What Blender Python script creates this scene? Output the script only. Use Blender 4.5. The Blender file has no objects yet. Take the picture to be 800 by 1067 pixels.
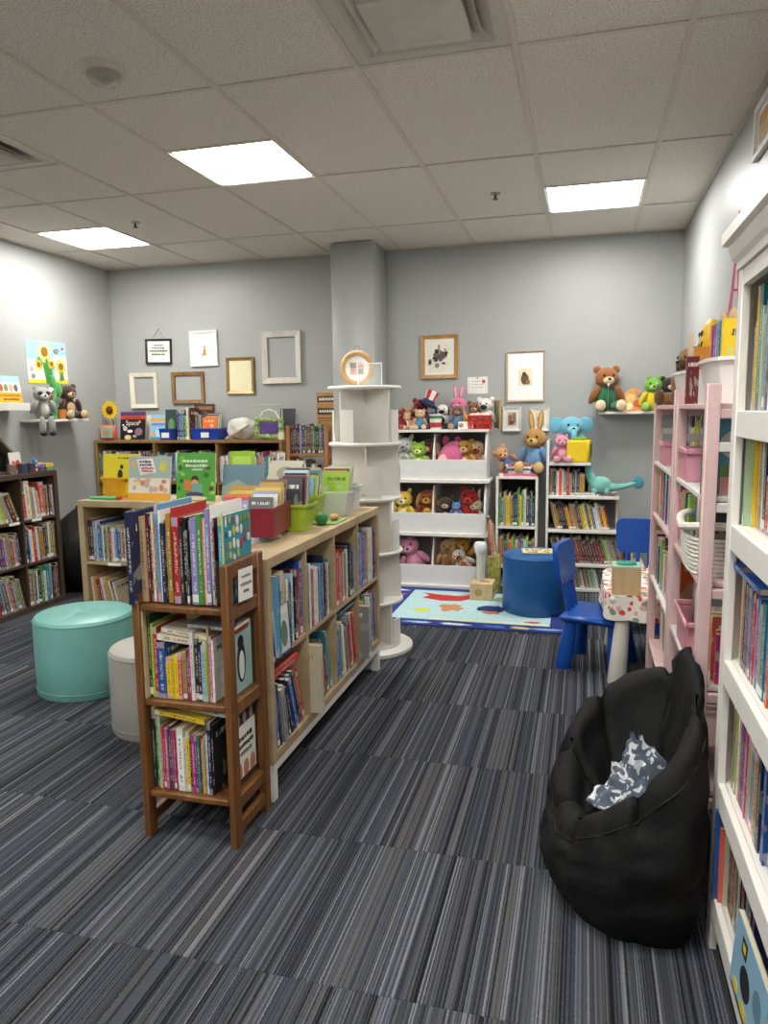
import bpy, bmesh, math, random
from mathutils import Vector, Matrix, Euler, noise
R = math.radians
scene = bpy.context.scene
C = scene.collection

# ------------------------------------------------------------------ camera, world, exposure
CAM_H = 1.413
YAW, PITCH, ROLL, FPX = 0.264922, -0.134841, -0.0127442, 769.4
f_ = Vector((-math.sin(YAW) * math.cos(PITCH), math.cos(YAW) * math.cos(PITCH), math.sin(PITCH)))
r0 = Vector((math.cos(YAW), math.sin(YAW), 0)); u0 = r0.cross(f_)
r_ = math.cos(ROLL) * r0 + math.sin(ROLL) * u0; u_ = -math.sin(ROLL) * r0 + math.cos(ROLL) * u0
cam_data = bpy.data.cameras.new('camera'); cam = bpy.data.objects.new('camera', cam_data); C.objects.link(cam)
mw = Matrix(((r_.x, u_.x, -f_.x, 0), (r_.y, u_.y, -f_.y, 0), (r_.z, u_.z, -f_.z, CAM_H), (0, 0, 0, 1)))
cam.matrix_world = mw
cam_data.sensor_fit = 'VERTICAL'; cam_data.sensor_height = 24.0; cam_data.lens = FPX / 1067.0 * 24.0
cam_data.clip_start = 0.05; cam_data.clip_end = 50
scene.camera = cam
world = bpy.data.worlds.new('world'); scene.world = world; world.use_nodes = True
world.node_tree.nodes['Background'].inputs[0].default_value = (0.5, 0.5, 0.5, 1)
world.node_tree.nodes['Background'].inputs[1].default_value = 0.05
vs = scene.view_settings
vs.view_transform = 'Standard'; vs.look = 'None'; vs.exposure = 1.4; vs.gamma = 1.0; vs.use_curve_mapping = False
PANEL_STRENGTH = 15.0

# ------------------------------------------------------------------ colour and material helpers
def lin(h):
    h = h.lstrip('#'); o = []
    for i in (0, 2, 4):
        c = int(h[i:i + 2], 16) / 255.0
        o.append(c / 12.92 if c <= 0.04045 else ((c + 0.055) / 1.055) ** 2.4)
    return tuple(o)
MATS = {}
def nodes_of(m):
    m.use_nodes = True; nt = m.node_tree
    return nt, nt.nodes, nt.links, nt.nodes['Principled BSDF']
def mat(name, col, rough=0.5, var=0.06, scale=20.0, bump=0.0, bscale=200.0, metal=0.0, sheen=0.0, spec=0.5, trans=0.0, alpha=1.0):
    if name in MATS: return MATS[name]
    if isinstance(col, str): col = lin(col)
    m = bpy.data.materials.new(name); MATS[name] = m
    nt, N, L, b = nodes_of(m)
    b.inputs['Roughness'].default_value = rough; b.inputs['Metallic'].default_value = metal
    b.inputs['Specular IOR Level'].default_value = spec
    if sheen: b.inputs['Sheen Weight'].default_value = sheen
    if trans: b.inputs['Transmission Weight'].default_value = trans
    if alpha < 1: b.inputs['Alpha'].default_value = alpha
    tc = N.new('ShaderNodeTexCoord'); nz = N.new('ShaderNodeTexNoise'); nz.inputs['Scale'].default_value = scale
    nz.inputs['Detail'].default_value = 3
    L.new(tc.outputs['Object'], nz.inputs['Vector'])
    rp = N.new('ShaderNodeValToRGB'); L.new(nz.outputs['Fac'], rp.inputs['Fac'])
    rp.color_ramp.elements[0].position = 0.3; rp.color_ramp.elements[1].position = 0.7
    rp.color_ramp.elements[0].color = tuple(c * (1 - var) for c in col) + (1,)
    rp.color_ramp.elements[1].color = tuple(min(1, c * (1 + var)) for c in col) + (1,)
    L.new(rp.outputs['Color'], b.inputs['Base Color'])
    if bump:
        n2 = N.new('ShaderNodeTexNoise'); n2.inputs['Scale'].default_value = bscale; n2.inputs['Detail'].default_value = 2
        L.new(tc.outputs['Object'], n2.inputs['Vector'])
        bp = N.new('ShaderNodeBump'); bp.inputs['Strength'].default_value = bump; bp.inputs['Distance'].default_value = 0.004
        L.new(n2.outputs['Fac'], bp.inputs['Height']); L.new(bp.outputs['Normal'], b.inputs['Normal'])
    return m
def wood(name, c1, c2, rough=0.45, stretch=(40, 40, 2.5)):
    if name in MATS: return MATS[name]
    m = bpy.data.materials.new(name); MATS[name] = m
    nt, N, L, b = nodes_of(m); b.inputs['Roughness'].default_value = rough
    tc = N.new('ShaderNodeTexCoord'); mp = N.new('ShaderNodeMapping'); mp.inputs['Scale'].default_value = stretch
    L.new(tc.outputs['Object'], mp.inputs['Vector'])
    nz = N.new('ShaderNodeTexNoise'); nz.inputs['Scale'].default_value = 1.0; nz.inputs['Detail'].default_value = 6; nz.inputs['Distortion'].default_value = 0.6
    L.new(mp.outputs['Vector'], nz.inputs['Vector'])
    rp = N.new('ShaderNodeValToRGB'); rp.color_ramp.elements[0].position = 0.3; rp.color_ramp.elements[1].position = 0.72
    rp.color_ramp.elements[0].color = lin(c1) + (1,); rp.color_ramp.elements[1].color = lin(c2) + (1,)
    L.new(nz.outputs['Fac'], rp.inputs['Fac']); L.new(rp.outputs['Color'], b.inputs['Base Color'])
    return m
def emis(name, col, strength):
    m = bpy.data.materials.new(name); nt, N, L, b = nodes_of(m)
    b.inputs['Base Color'].default_value = (0.8, 0.8, 0.8, 1)
    b.inputs['Emission Color'].default_value = tuple(col) + (1,); b.inputs['Emission Strength'].default_value = strength
    return m
def mnode(N, L, op, a, b=None, c=None):
    n = N.new('ShaderNodeMath'); n.operation = op
    for i, v in enumerate((a, b, c)):
        if v is None: continue
        if isinstance(v, (int, float)): n.inputs[i].default_value = v
        else: L.new(v, n.inputs[i])
    return n.outputs[0]
def mixc(N, L, fac, a, b, mode='MIX'):
    n = N.new('ShaderNodeMix'); n.data_type = 'RGBA'; n.blend_type = mode
    for s, v in ((n.inputs[0], fac), (n.inputs[6], a), (n.inputs[7], b)):
        if isinstance(v, (int, float)): s.default_value = v
        elif isinstance(v, tuple): s.default_value = v if len(v) == 4 else v + (1,)
        else: L.new(v, s)
    return n.outputs[2]

def book_material(name, spine, attr):
    m = bpy.data.materials.new(name); nt, N, L, b = nodes_of(m)
    b.inputs['Roughness'].default_value = 0.38
    oi = N.new('ShaderNodeObjectInfo')
    if attr:
        at = N.new('ShaderNodeVertexColor'); at.layer_name = 'Col'; base = at.outputs['Color']; rnd = at.outputs['Alpha']
    else:
        base = oi.outputs['Color']; rnd = oi.outputs['Alpha']
    uv = N.new('ShaderNodeUVMap'); uv.uv_map = 'UVMap'
    sp = N.new('ShaderNodeSeparateXYZ'); L.new(uv.outputs['UV'], sp.inputs[0]); U, V = sp.outputs[0], sp.outputs[1]
    bw = N.new('ShaderNodeRGBToBW'); L.new(base, bw.inputs[0])
    dark = mnode(N, L, 'LESS_THAN', bw.outputs[0], 0.28)
    ink = mixc(N, L, dark, (0.03, 0.03, 0.05, 1), (0.82, 0.78, 0.66, 1))
    # second accent colour: hue-shifted base
    hs = N.new('ShaderNodeHueSaturation'); L.new(base, hs.inputs['Color'])
    L.new(mnode(N, L, 'ADD', mnode(N, L, 'MULTIPLY', rnd, 0.8), 0.1), hs.inputs['Hue']); hs.inputs['Value'].default_value = 1.1; hs.inputs['Saturation'].default_value = 0.7
    acc = mixc(N, L, 0.5, hs.outputs[0], (0.5, 0.46, 0.38, 1))
    cmb = N.new('ShaderNodeCombineXYZ')
    nz = N.new('ShaderNodeTexNoise'); nz.inputs['Scale'].default_value = 1.0; nz.inputs['Detail'].default_value = 1
    if spine:
        L.new(mnode(N, L, 'MULTIPLY', U, 2.2), cmb.inputs[0]); L.new(mnode(N, L, 'MULTIPLY', V, 64.0), cmb.inputs[1])
        L.new(mnode(N, L, 'MULTIPLY', rnd, 91.0), cmb.inputs[2]); L.new(cmb.outputs[0], nz.inputs['Vector'])
        def band(x, lo, hi): return mnode(N, L, 'MULTIPLY', mnode(N, L, 'GREATER_THAN', x, lo), mnode(N, L, 'LESS_THAN', x, hi))
        title = mnode(N, L, 'MULTIPLY', band(V, 0.34, 0.84), band(U, 0.32, 0.68))
        auth = mnode(N, L, 'MULTIPLY', band(V, 0.14, 0.26), band(U, 0.3, 0.7))
        txt = mnode(N, L, 'MULTIPLY', mnode(N, L, 'MAXIMUM', title, auth), mnode(N, L, 'GREATER_THAN', nz.outputs['Fac'], 0.5))
        r2 = mnode(N, L, 'FRACT', mnode(N, L, 'MULTIPLY', rnd, 7.31)); r3 = mnode(N, L, 'FRACT', mnode(N, L, 'MULTIPLY', rnd, 13.7))
        bands = mnode(N, L, 'MULTIPLY', mnode(N, L, 'MAXIMUM', mnode(N, L, 'LESS_THAN', V, 0.09), mnode(N, L, 'GREATER_THAN', V, 0.9)), mnode(N, L, 'GREATER_THAN', r2, 0.55))
        stick = mnode(N, L, 'MULTIPLY', band(V, 0.03, 0.12), mnode(N, L, 'GREATER_THAN', r3, 0.7))
        c = mixc(N, L, bands, base, acc); c = mixc(N, L, mnode(N, L, 'MULTIPLY', txt, 0.7), c, ink)
        c = mixc(N, L, stick, c, (0.78, 0.77, 0.72, 1))
    else:
        L.new(mnode(N, L, 'MULTIPLY', U, 3.2), cmb.inputs[0]); L.new(mnode(N, L, 'MULTIPLY', V, 3.6), cmb.inputs[1])
        L.new(mnode(N, L, 'MULTIPLY', rnd, 53.0), cmb.inputs[2]); L.new(cmb.outputs[0], nz.inputs['Vector'])
        blob = mnode(N, L, 'MULTIPLY', mnode(N, L, 'GREATER_THAN', nz.outputs['Fac'], 0.56), mnode(N, L, 'LESS_THAN', V, 0.68))
        c = mixc(N, L, mnode(N, L, 'MULTIPLY', blob, 0.8), base, acc)
        n2 = N.new('ShaderNodeTexNoise'); n2.inputs['Scale'].default_value = 1.0; n2.inputs['Detail'].default_value = 0
        c2 = N.new('ShaderNodeCombineXYZ'); L.new(mnode(N, L, 'MULTIPLY', U, 34.0), c2.inputs[0]); L.new(mnode(N, L, 'MULTIPLY', V, 5.0), c2.inputs[1])
        L.new(mnode(N, L, 'MULTIPLY', rnd, 31.0), c2.inputs[2]); L.new(c2.outputs[0], n2.inputs['Vector'])
        tt = mnode(N, L, 'MULTIPLY', mnode(N, L, 'GREATER_THAN', n2.outputs['Fac'], 0.5),
                   mnode(N, L, 'MULTIPLY', mnode(N, L, 'GREATER_THAN', V, 0.79), mnode(N, L, 'LESS_THAN', V, 0.87)))
        tt = mnode(N, L, 'MULTIPLY', tt, mnode(N, L, 'MULTIPLY', mnode(N, L, 'GREATER_THAN', U, 0.14), mnode(N, L, 'LESS_THAN', U, 0.86)))
        c = mixc(N, L, tt, c, ink)
    L.new(c, b.inputs['Base Color'])
    return m
M_SPINE = book_material('book_spine_print', True, False); M_COVER = book_material('book_cover_print', False, False)
M_SPINE_A = book_material('far_book_spine_print', True, True); M_COVER_A = book_material('far_book_cover_print', False, True)
def plain_cover():
    m = bpy.data.materials.new('plain_book_cover'); nt, N, L, b = nodes_of(m); b.inputs['Roughness'].default_value = 0.4
    oi = N.new('ShaderNodeObjectInfo'); L.new(oi.outputs['Color'], b.inputs['Base Color']); return m
M_PLAINCOVER = plain_cover()
def pages_material():
    m = bpy.data.materials.new('book_pages'); nt, N, L, b = nodes_of(m); b.inputs['Roughness'].default_value = 0.85
    tc = N.new('ShaderNodeTexCoord'); sp = N.new('ShaderNodeSeparateXYZ'); L.new(tc.outputs['Object'], sp.inputs[0])
    w = N.new('ShaderNodeTexWhiteNoise'); w.noise_dimensions = '1D'
    L.new(mnode(N, L, 'FLOOR', mnode(N, L, 'MULTIPLY', sp.outputs[0], 1400.0)), w.inputs['W'])
    L.new(mixc(N, L, w.outputs['Value'], lin('#c9b68c') + (1,), lin('#e9dfc2') + (1,)), b.inputs['Base Color'])
    return m
M_PAGES = pages_material()

# ------------------------------------------------------------------ mesh builder
class MB:
    def __init__(s): s.v = []; s.f = []; s.m = []; s.uv = None
    def add(s, vs, fs, m=0, M=None):
        o = len(s.v)
        for v in vs:
            v = Vector(v); s.v.append(M @ v if M else v)
        for i, f in enumerate(fs):
            s.f.append([o + k for k in f]); s.m.append(m[i] if isinstance(m, list) else m)
        return s
    def box(s, a, b, m=0, M=None, bev=0.0):
        x0, y0, z0 = (min(a[i], b[i]) for i in range(3)); x1, y1, z1 = (max(a[i], b[i]) for i in range(3))
        if bev > 0:
            w = min(bev, (x1 - x0) * .45, (y1 - y0) * .45, (z1 - z0) * .45)
            vs = []; ix = {}
            for sx in (0, 1):
                for sy in (0, 1):
                    for sz in (0, 1):
                        c = (x1 if sx else x0, y1 if sy else y0, z1 if sz else z0); d = (-w if sx else w, -w if sy else w, -w if sz else w)
                        for ax in range(3):
                            p = [c[k] + (0 if k == ax else d[k]) for k in range(3)]
                            ix[(sx, sy, sz, ax)] = len(vs); vs.append(p)
            fs = []
            for ax in range(3):
                o1, o2 = [(1, 2), (2, 0), (0, 1)][ax]
                for sd in (0, 1):
                    q = []
                    for (p, r) in ((0, 0), (1, 0), (1, 1), (0, 1)):
                        k = [0, 0, 0]; k[ax] = sd; k[o1] = p; k[o2] = r; q.append(ix[(*k, ax)])
                    fs.append(q if sd else q[::-1])
            for ax in range(3):
                o1, o2 = [(1, 2), (2, 0), (0, 1)][ax]
                for p in (0, 1):
                    for r in (0, 1):
                        def key(e, a2):
                            k = [0, 0, 0]; k[ax] = e; k[o1] = p; k[o2] = r; return ix[(*k, a2)]
                        q = [key(0, o1), key(1, o1), key(1, o2), key(0, o2)]
                        fs.append(q if p != r else q[::-1])
            for sx in (0, 1):
                for sy in (0, 1):
                    for sz in (0, 1):
                        q = [ix[(sx, sy, sz, 0)], ix[(sx, sy, sz, 1)], ix[(sx, sy, sz, 2)]]
                        fs.append(q if (sx + sy + sz) % 2 else q[::-1])
            return s.add(vs, fs, m, M)
        vs = [(x0, y0, z0), (x1, y0, z0), (x1, y1, z0), (x0, y1, z0), (x0, y0, z1), (x1, y0, z1), (x1, y1, z1), (x0, y1, z1)]
        fs = [(0, 3, 2, 1), (4, 5, 6, 7), (0, 1, 5, 4), (1, 2, 6, 5), (2, 3, 7, 6), (3, 0, 4, 7)]
        return s.add(vs, fs, m, M)
    def lathe(s, prof, n=32, c=(0, 0, 0), m=0, M=None, sx=1.0, sy=1.0, cap=True):
        vs = []; fs = []
        for (r, z) in prof:
            for i in range(n):
                a = 2 * math.pi * i / n
                vs.append((c[0] + r * math.cos(a) * sx, c[1] + r * math.sin(a) * sy, c[2] + z))
        k = len(prof)
        for j in range(k - 1):
            for i in range(n):
                i2 = (i + 1) % n
                fs.append((j * n + i, j * n + i2, (j + 1) * n + i2, (j + 1) * n + i))
        if cap:
            fs.append(tuple(range(n))[::-1]); fs.append(tuple((k - 1) * n + i for i in range(n)))
        return s.add(vs, fs, m, M)
    def ell(s, c, r, m=0, M=None, nu=16, nv=10):
        vs = [(c[0], c[1], c[2] - r[2])]; fs = []
        for j in range(1, nv):
            p = -math.pi / 2 + math.pi * j / nv
            for i in range(nu):
                a = 2 * math.pi * i / nu
                vs.append((c[0] + r[0] * math.cos(p) * math.cos(a), c[1] + r[1] * math.cos(p) * math.sin(a), c[2] + r[2] * math.sin(p)))
        vs.append((c[0], c[1], c[2] + r[2])); t = len(vs) - 1
        for i in range(nu):
            i2 = (i + 1) % nu
            fs.append((0, 1 + i2, 1 + i)); fs.append((t, 1 + (nv - 2) * nu + i, 1 + (nv - 2) * nu + i2))
            for j in range(nv - 2):
                a = 1 + j * nu; fs.append((a + i, a + i2, a + nu + i2, a + nu + i))
        return s.add(vs, fs, m, M)
    def tube(s, pts, r, n=8, m=0, M=None, closed=False):
        pts = [Vector(p) for p in pts]; k = len(pts); vs = []; fs = []
        rr = r if isinstance(r, (list, tuple)) else [r] * k
        up = Vector((0.13, 0.21, 0.97))
        for j, p in enumerate(pts):
            a = pts[(j - 1) % k] if (closed or j > 0) else p; b = pts[(j + 1) % k] if (closed or j < k - 1) else p
            t = (b - a).normalized(); x = t.cross(up)
            if x.length < 1e-3: x = t.cross(Vector((1, 0, 0)))
            x.normalize(); y = t.cross(x)
            for i in range(n):
                q = 2 * math.pi * i / n; vs.append(p + rr[j] * (math.cos(q) * x + math.sin(q) * y))
        for j in range(k if closed else k - 1):
            j2 = (j + 1) % k
            for i in range(n):
                i2 = (i + 1) % n; fs.append((j * n + i, j * n + i2, j2 * n + i2, j2 * n + i))
        if not closed:
            fs.append(tuple(range(n))[::-1]); fs.append(tuple((k - 1) * n + i for i in range(n)))
        return s.add(vs, fs, m, M)
    def prism(s, pts, d, m=0, M=None):
        """pts: 2D polygon (x, z) extruded along +y by d"""
        n = len(pts); vs = [(p[0], 0, p[1]) for p in pts] + [(p[0], d, p[1]) for p in pts]
        fs = [tuple(range(n)), tuple(range(2 * n - 1, n - 1, -1))]
        for i in range(n):
            j = (i + 1) % n; fs.append((i, i + n, j + n, j))
        return s.add(vs, fs, m, M)
    def build(s, name, mats, parent=None, ang=38, loc=None):
        me = bpy.data.meshes.new(name)
        me.from_pydata([tuple(v) for v in s.v], [], s.f)
        if not isinstance(mats, (list, tuple)): mats = [mats]
        for m in mats: me.materials.append(m)
        me.polygons.foreach_set('material_index', s.m)
        bm = bmesh.new(); bm.from_mesh(me); bmesh.ops.recalc_face_normals(bm, faces=bm.faces); bm.to_mesh(me); bm.free()
        if ang:
            me.polygons.foreach_set('use_smooth', [True] * len(me.polygons)); me.set_sharp_from_angle(angle=R(ang))
        me.update()
        o = bpy.data.objects.new(name, me); C.objects.link(o)
        if parent is not None: o.parent = parent
        if loc is not None: o.location = loc
        return o
def empty(name, loc=(0, 0, 0), rz=0.0):
    o = bpy.data.objects.new(name, None); C.objects.link(o); o.location = loc; o.rotation_euler = (0, 0, rz)
    o.empty_display_size = 0.05
    return o
def tag(o, label=None, cat=None, group=None, kind=None):
    if label: o['label'] = label
    if cat: o['category'] = cat
    if group: o['group'] = group
    if kind: o['kind'] = kind
    return o
def thing(name, label, cat, loc=(0, 0, 0), rz=0.0, group=None):
    return tag(empty(name, loc, rz), label, cat, group)
def share(name, mesh, parent=None, loc=(0, 0, 0), rot=(0, 0, 0), scl=(1, 1, 1), m=None):
    o = bpy.data.objects.new(name, mesh); C.objects.link(o)
    o.parent = parent; o.location = loc; o.rotation_euler = rot; o.scale = scl
    if m is not None:
        o.material_slots[0].link = 'OBJECT'; o.material_slots[0].material = m
    return o
def RZ(a): return Matrix.Rotation(a, 4, 'Z')
def T(*p): return Matrix.Translation(Vector(p))
def text_geo(body, size):
    cu = bpy.data.curves.new('t', 'FONT'); cu.body = body; cu.size = size; cu.align_x = 'CENTER'; cu.align_y = 'CENTER'
    o = bpy.data.objects.new('t', cu); C.objects.link(o)
    dg = bpy.context.evaluated_depsgraph_get(); me = o.evaluated_get(dg).to_mesh()
    vs = [v.co.copy() for v in me.vertices]; fs = [tuple(p.vertices) for p in me.polygons]
    o.evaluated_get(dg).to_mesh_clear(); bpy.data.objects.remove(o); bpy.data.curves.remove(cu)
    return vs, fs

# ------------------------------------------------------------------ the room
XL, XR, YB, YF, ZC = -4.288, 0.695, 6.173, -3.0, 2.743
TT = 0.6096; X0 = -1.498; Y1 = 2.959
def wall_paint():
    m = bpy.data.materials.new('grey_wall_paint'); nt, N, L, b = nodes_of(m)
    b.inputs['Roughness'].default_value = 0.42
    tc = N.new('ShaderNodeTexCoord')
    n1 = N.new('ShaderNodeTexNoise'); n1.inputs['Scale'].default_value = 3.0; L.new(tc.outputs['Object'], n1.inputs['Vector'])
    L.new(mixc(N, L, n1.outputs['Fac'], lin('#a2a4a2') + (1,), lin('#a9aba8') + (1,)), b.inputs['Base Color'])
    n2 = N.new('ShaderNodeTexNoise'); n2.inputs['Scale'].default_value = 70.0; n2.inputs['Detail'].default_value = 3; L.new(tc.outputs['Object'], n2.inputs['Vector'])
    bp = N.new('ShaderNodeBump'); bp.inputs['Strength'].default_value = 0.35; bp.inputs['Distance'].default_value = 0.004
    L.new(n2.outputs['Fac'], bp.inputs['Height']); L.new(bp.outputs['Normal'], b.inputs['Normal'])
    return m
WALL = wall_paint()
def struct(o): o['kind'] = 'structure'; return o
struct(MB().box((XL - .1, YB, 0), (XR + .1, YB + .1, ZC + .1)).build('wall_back', WALL, ang=0))
struct(MB().box((XL - .1, YF, 0), (XL, YB, ZC + .1)).build('wall_left', WALL, ang=0))
struct(MB().box((XR, YF, 0), (XR + .1, YB, ZC + .1)).build('wall_right', WALL, ang=0))
struct(MB().box((XL - .1, YF - .1, 0), (XR + .1, YF, ZC + .1)).build('wall_front', WALL, ang=0))
struct(MB().box((-1.98, 5.76, 0), (-1.625, YB - .001, ZC), bev=.012).build('wall_column', WALL, ang=50))

# carpet tiles
def carpet():
    m = bpy.data.materials.new('striped_carpet'); nt, N, L, b = nodes_of(m); b.inputs['Roughness'].default_value = 0.95
    b.inputs['Specular IOR Level'].default_value = 0.15
    tc = N.new('ShaderNodeTexCoord'); oi = N.new('ShaderNodeObjectInfo')
    sp = N.new('ShaderNodeSeparateXYZ'); L.new(tc.outputs['Object'], sp.inputs[0])
    nz = N.new('ShaderNodeTexNoise'); nz.inputs['Scale'].default_value = 160.0; nz.inputs['Detail'].default_value = 1; L.new(tc.outputs['Object'], nz.inputs['Vector'])
    wob = mnode(N, L, 'MULTIPLY', mnode(N, L, 'SUBTRACT', nz.outputs['Fac'], 0.5), 0.0045)
    x = mnode(N, L, 'ADD', mnode(N, L, 'ADD', sp.outputs[0], wob), mnode(N, L, 'MULTIPLY', oi.outputs['Random'], 17.0))
    def wn(freq, off):
        w = N.new('ShaderNodeTexWhiteNoise'); w.noise_dimensions = '1D'
        L.new(mnode(N, L, 'ADD', mnode(N, L, 'FLOOR', mnode(N, L, 'MULTIPLY', x, freq)), off), w.inputs['W']); return w.outputs['Value']
    a = wn(300.0, 0.3); bb = wn(70.0, 9.7)
    v = mnode(N, L, 'ADD', mnode(N, L, 'MULTIPLY', a, 0.62), mnode(N, L, 'MULTIPLY', bb, 0.38))
    rp = N.new('ShaderNodeValToRGB'); rp.color_ramp.interpolation = 'CONSTANT'
    stops = [(0.0, '#18191d'), (0.18, '#282a2f'), (0.3, '#404148'), (0.42, '#373941'), (0.51, '#4f4f52'), (0.6, '#474b57'), (0.68, '#5a5958'), (0.78, '#676a74'), (0.87, '#828284')]
    while len(rp.color_ramp.elements) < len(stops): rp.color_ramp.elements.new(0.5)
    for e, (p, c) in zip(rp.color_ramp.elements, stops): e.position = p; e.color = lin(c) + (1,)
    L.new(v, rp.inputs['Fac'])
    n3 = N.new('ShaderNodeTexNoise'); n3.inputs['Scale'].default_value = 420.0; n3.inputs['Detail'].default_value = 1; L.new(tc.outputs['Object'], n3.inputs['Vector'])
    spk = mnode(N, L, 'ADD', mnode(N, L, 'MULTIPLY', n3.outputs['Fac'], 1.5), 0.25)
    cs = N.new('ShaderNodeCombineXYZ')
    for i in range(3): L.new(spk, cs.inputs[i])
    L.new(mixc(N, L, 1.0, rp.outputs['Color'], cs.outputs[0], 'MULTIPLY'), b.inputs['Base Color'])
    bp = N.new('ShaderNodeBump'); bp.inputs['Strength'].default_value = 0.6; bp.inputs['Distance'].default_value = 0.003
    L.new(mnode(N, L, 'ADD', v, n3.outputs['Fac']), bp.inputs['Height']); L.new(bp.outputs['Normal'], b.inputs['Normal'])
    return m
floor = struct(MB().box((XL - .1, YF - .1, -.1), (XR + .1, YB + .1, -.006)).build('floor', mat('floor_screed', '#2c2d31', .9), ang=0))
CARPET = carpet()
tile_mesh = None
ycuts = [1.566 + TT * k for k in range(-8, 9)]; ycuts = [YF] + [y for y in ycuts if YF + .05 < y < YB - .05] + [YB]
xcuts = [-0.05 + TT * k for k in range(-7, 3)]; xcuts = [XL] + [x for x in xcuts if XL + .05 < x < XR - .05] + [XR]
for i in range(len(xcuts) - 1):
    for j in range(len(ycuts) - 1):
        w = xcuts[i + 1] - xcuts[i]; d = ycuts[j + 1] - ycuts[j]
        full = abs(w - TT) < .001 and abs(d - TT) < .001
        if full and tile_mesh:
            t = share('carpet_tile', tile_mesh, floor)
        else:
            t = MB().box((-w / 2 + .0004, -d / 2 + .0004, -.006), (w / 2 - .0004, d / 2 - .0004, 0), bev=.0012).build('carpet_tile', CARPET, floor, ang=0)
            if full: tile_mesh = t.data
        t.location = ((xcuts[i] + xcuts[i + 1]) / 2, (ycuts[j] + ycuts[j + 1]) / 2, 0)

# ceiling: slab, grid bars, tiles, panels of light
def ceiling_tile_mat():
    m = bpy.data.materials.new('ceiling_tile'); nt, N, L, b = nodes_of(m); b.inputs['Roughness'].default_value = 0.95
    tc = N.new('ShaderNodeTexCoord')
    n = N.new('ShaderNodeTexNoise'); n.inputs['Scale'].default_value = 150.0; n.inputs['Detail'].default_value = 4; L.new(tc.outputs['Object'], n.inputs['Vector'])
    rp = N.new('ShaderNodeValToRGB'); rp.color_ramp.elements[0].position = 0.36; rp.color_ramp.elements[1].position = 0.47
    rp.color_ramp.elements[0].color = lin('#bdb5a9') + (1,); rp.color_ramp.elements[1].color = lin('#efe9e0') + (1,)
    L.new(n.outputs['Fac'], rp.inputs['Fac']); L.new(rp.outputs['Color'], b.inputs['Base Color'])
    bp = N.new('ShaderNodeBump'); bp.inputs['Strength'].default_value = 0.5; bp.inputs['Distance'].default_value = 0.003
    L.new(n.outputs['Fac'], bp.inputs['Height']); L.new(bp.outputs['Normal'], b.inputs['Normal'])
    return m
CT = ceiling_tile_mat(); BARM = mat('grid_bar_white', '#ddd5c7', .6, .02)
ceil = struct(MB().box((XL - .1, YF - .1, ZC + .05), (XR + .1, YB + .1, ZC + .15)).build('ceiling', mat('ceiling_deck', '#77726a', .9), ang=0))
cols = [X0 + TT * k for k in range(-5, 5)]; cols = [c for c in cols if XL + .03 < c < XR - .03]
cx = [XL] + cols + [XR]
kx = [-99] + [round((c - X0) / TT) for c in cols]
rows_ = [Y1 + 2 * TT * j for j in range(-5, 4)]; rows_ = [YF] + [y for y in rows_ if YF + .05 < y < YB - .05] + [YB]
LIGHTS = [(-1, Y1 + TT), (2, Y1 + 3 * TT), (-4, Y1 + 3 * TT), (2, Y1 - 3 * TT), (-4, Y1 - 3 * TT), (-1, Y1 - 5 * TT), (2, Y1 - 8 * TT), (-4, Y1 - 8 * TT)]
VENTS = [(1, Y1 - TT), (-3, Y1)]
special = {(k, round(y, 2)) for k, y in LIGHTS + VENTS}
def ctile(x0, x1, y0, y1):
    if x1 - x0 < .02 or y1 - y0 < .02: return
    dz = random.Random(int(x0 * 991 + y0 * 777)).uniform(0, .002)
    t = MB().box((-(x1 - x0) / 2 + .003, -(y1 - y0) / 2 + .003, 0), ((x1 - x0) / 2 - .003, (y1 - y0) / 2 - .003, .015)).build('ceiling_tile', CT, ceil, ang=0)
    t.location = ((x0 + x1) / 2, (y0 + y1) / 2, ZC + .003 + dz)
for i in range(len(cx) - 1):
    k = kx[i]
    if i == 0: k = kx[1] - 1
    for j in range(len(rows_) - 1):
        y0, y1 = rows_[j], rows_[j + 1]
        halves = [y0]
        for (kk, yy) in LIGHTS + VENTS:
            if kk == k and y0 - .01 <= yy < y1 - .01:
                halves += [yy, yy + TT]
        halves = sorted(set(round(h, 4) for h in halves + [y1]))
        for a, b in zip(halves, halves[1:]):
            if b - a < .02: continue
            if (k, round(a, 2)) in special and abs(b - a - TT) < .02: continue
            ctile(cx[i], cx[i + 1], a, b)
        for h in halves[1:-1]:
            MB().box((cx[i] + .012, h - .012, ZC - .001), (cx[i + 1] - .012, h + .012, ZC + .002)).build('grid_bar', BARM, ceil, ang=0)
for c in cols: MB().box((c - .012, YF, ZC - .0015), (c + .012, YB, ZC + .0025)).build('grid_bar', BARM, ceil, ang=0)
for y in rows_[1:-1]:
    for i in range(len(cx) - 1):
        MB().box((cx[i] + .012, y - .012, ZC - .001), (cx[i + 1] - .012, y + .012, ZC + .002)).build('grid_bar', BARM, ceil, ang=0)
for (a, b) in (((XL, YB - .022, ZC - .002), (XR, YB, ZC + .001)), ((XL, YF, ZC - .002), (XL + .022, YB, ZC + .001)), ((XR - .022, YF, ZC - .002), (XR, YB, ZC + .001))):
    MB().box(a, b).build('edge_trim', BARM, ceil, ang=0)
GLOW = emis('lit_panel', (1.0, 0.985, 0.95), PANEL_STRENGTH)
FRAMEW = mat('fixture_white', '#e4e2dc', .5, .02)
where = ['between the air diffuser and the grey column', 'above the kids table corner', 'near the left wall above the brown bookcases']
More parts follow.
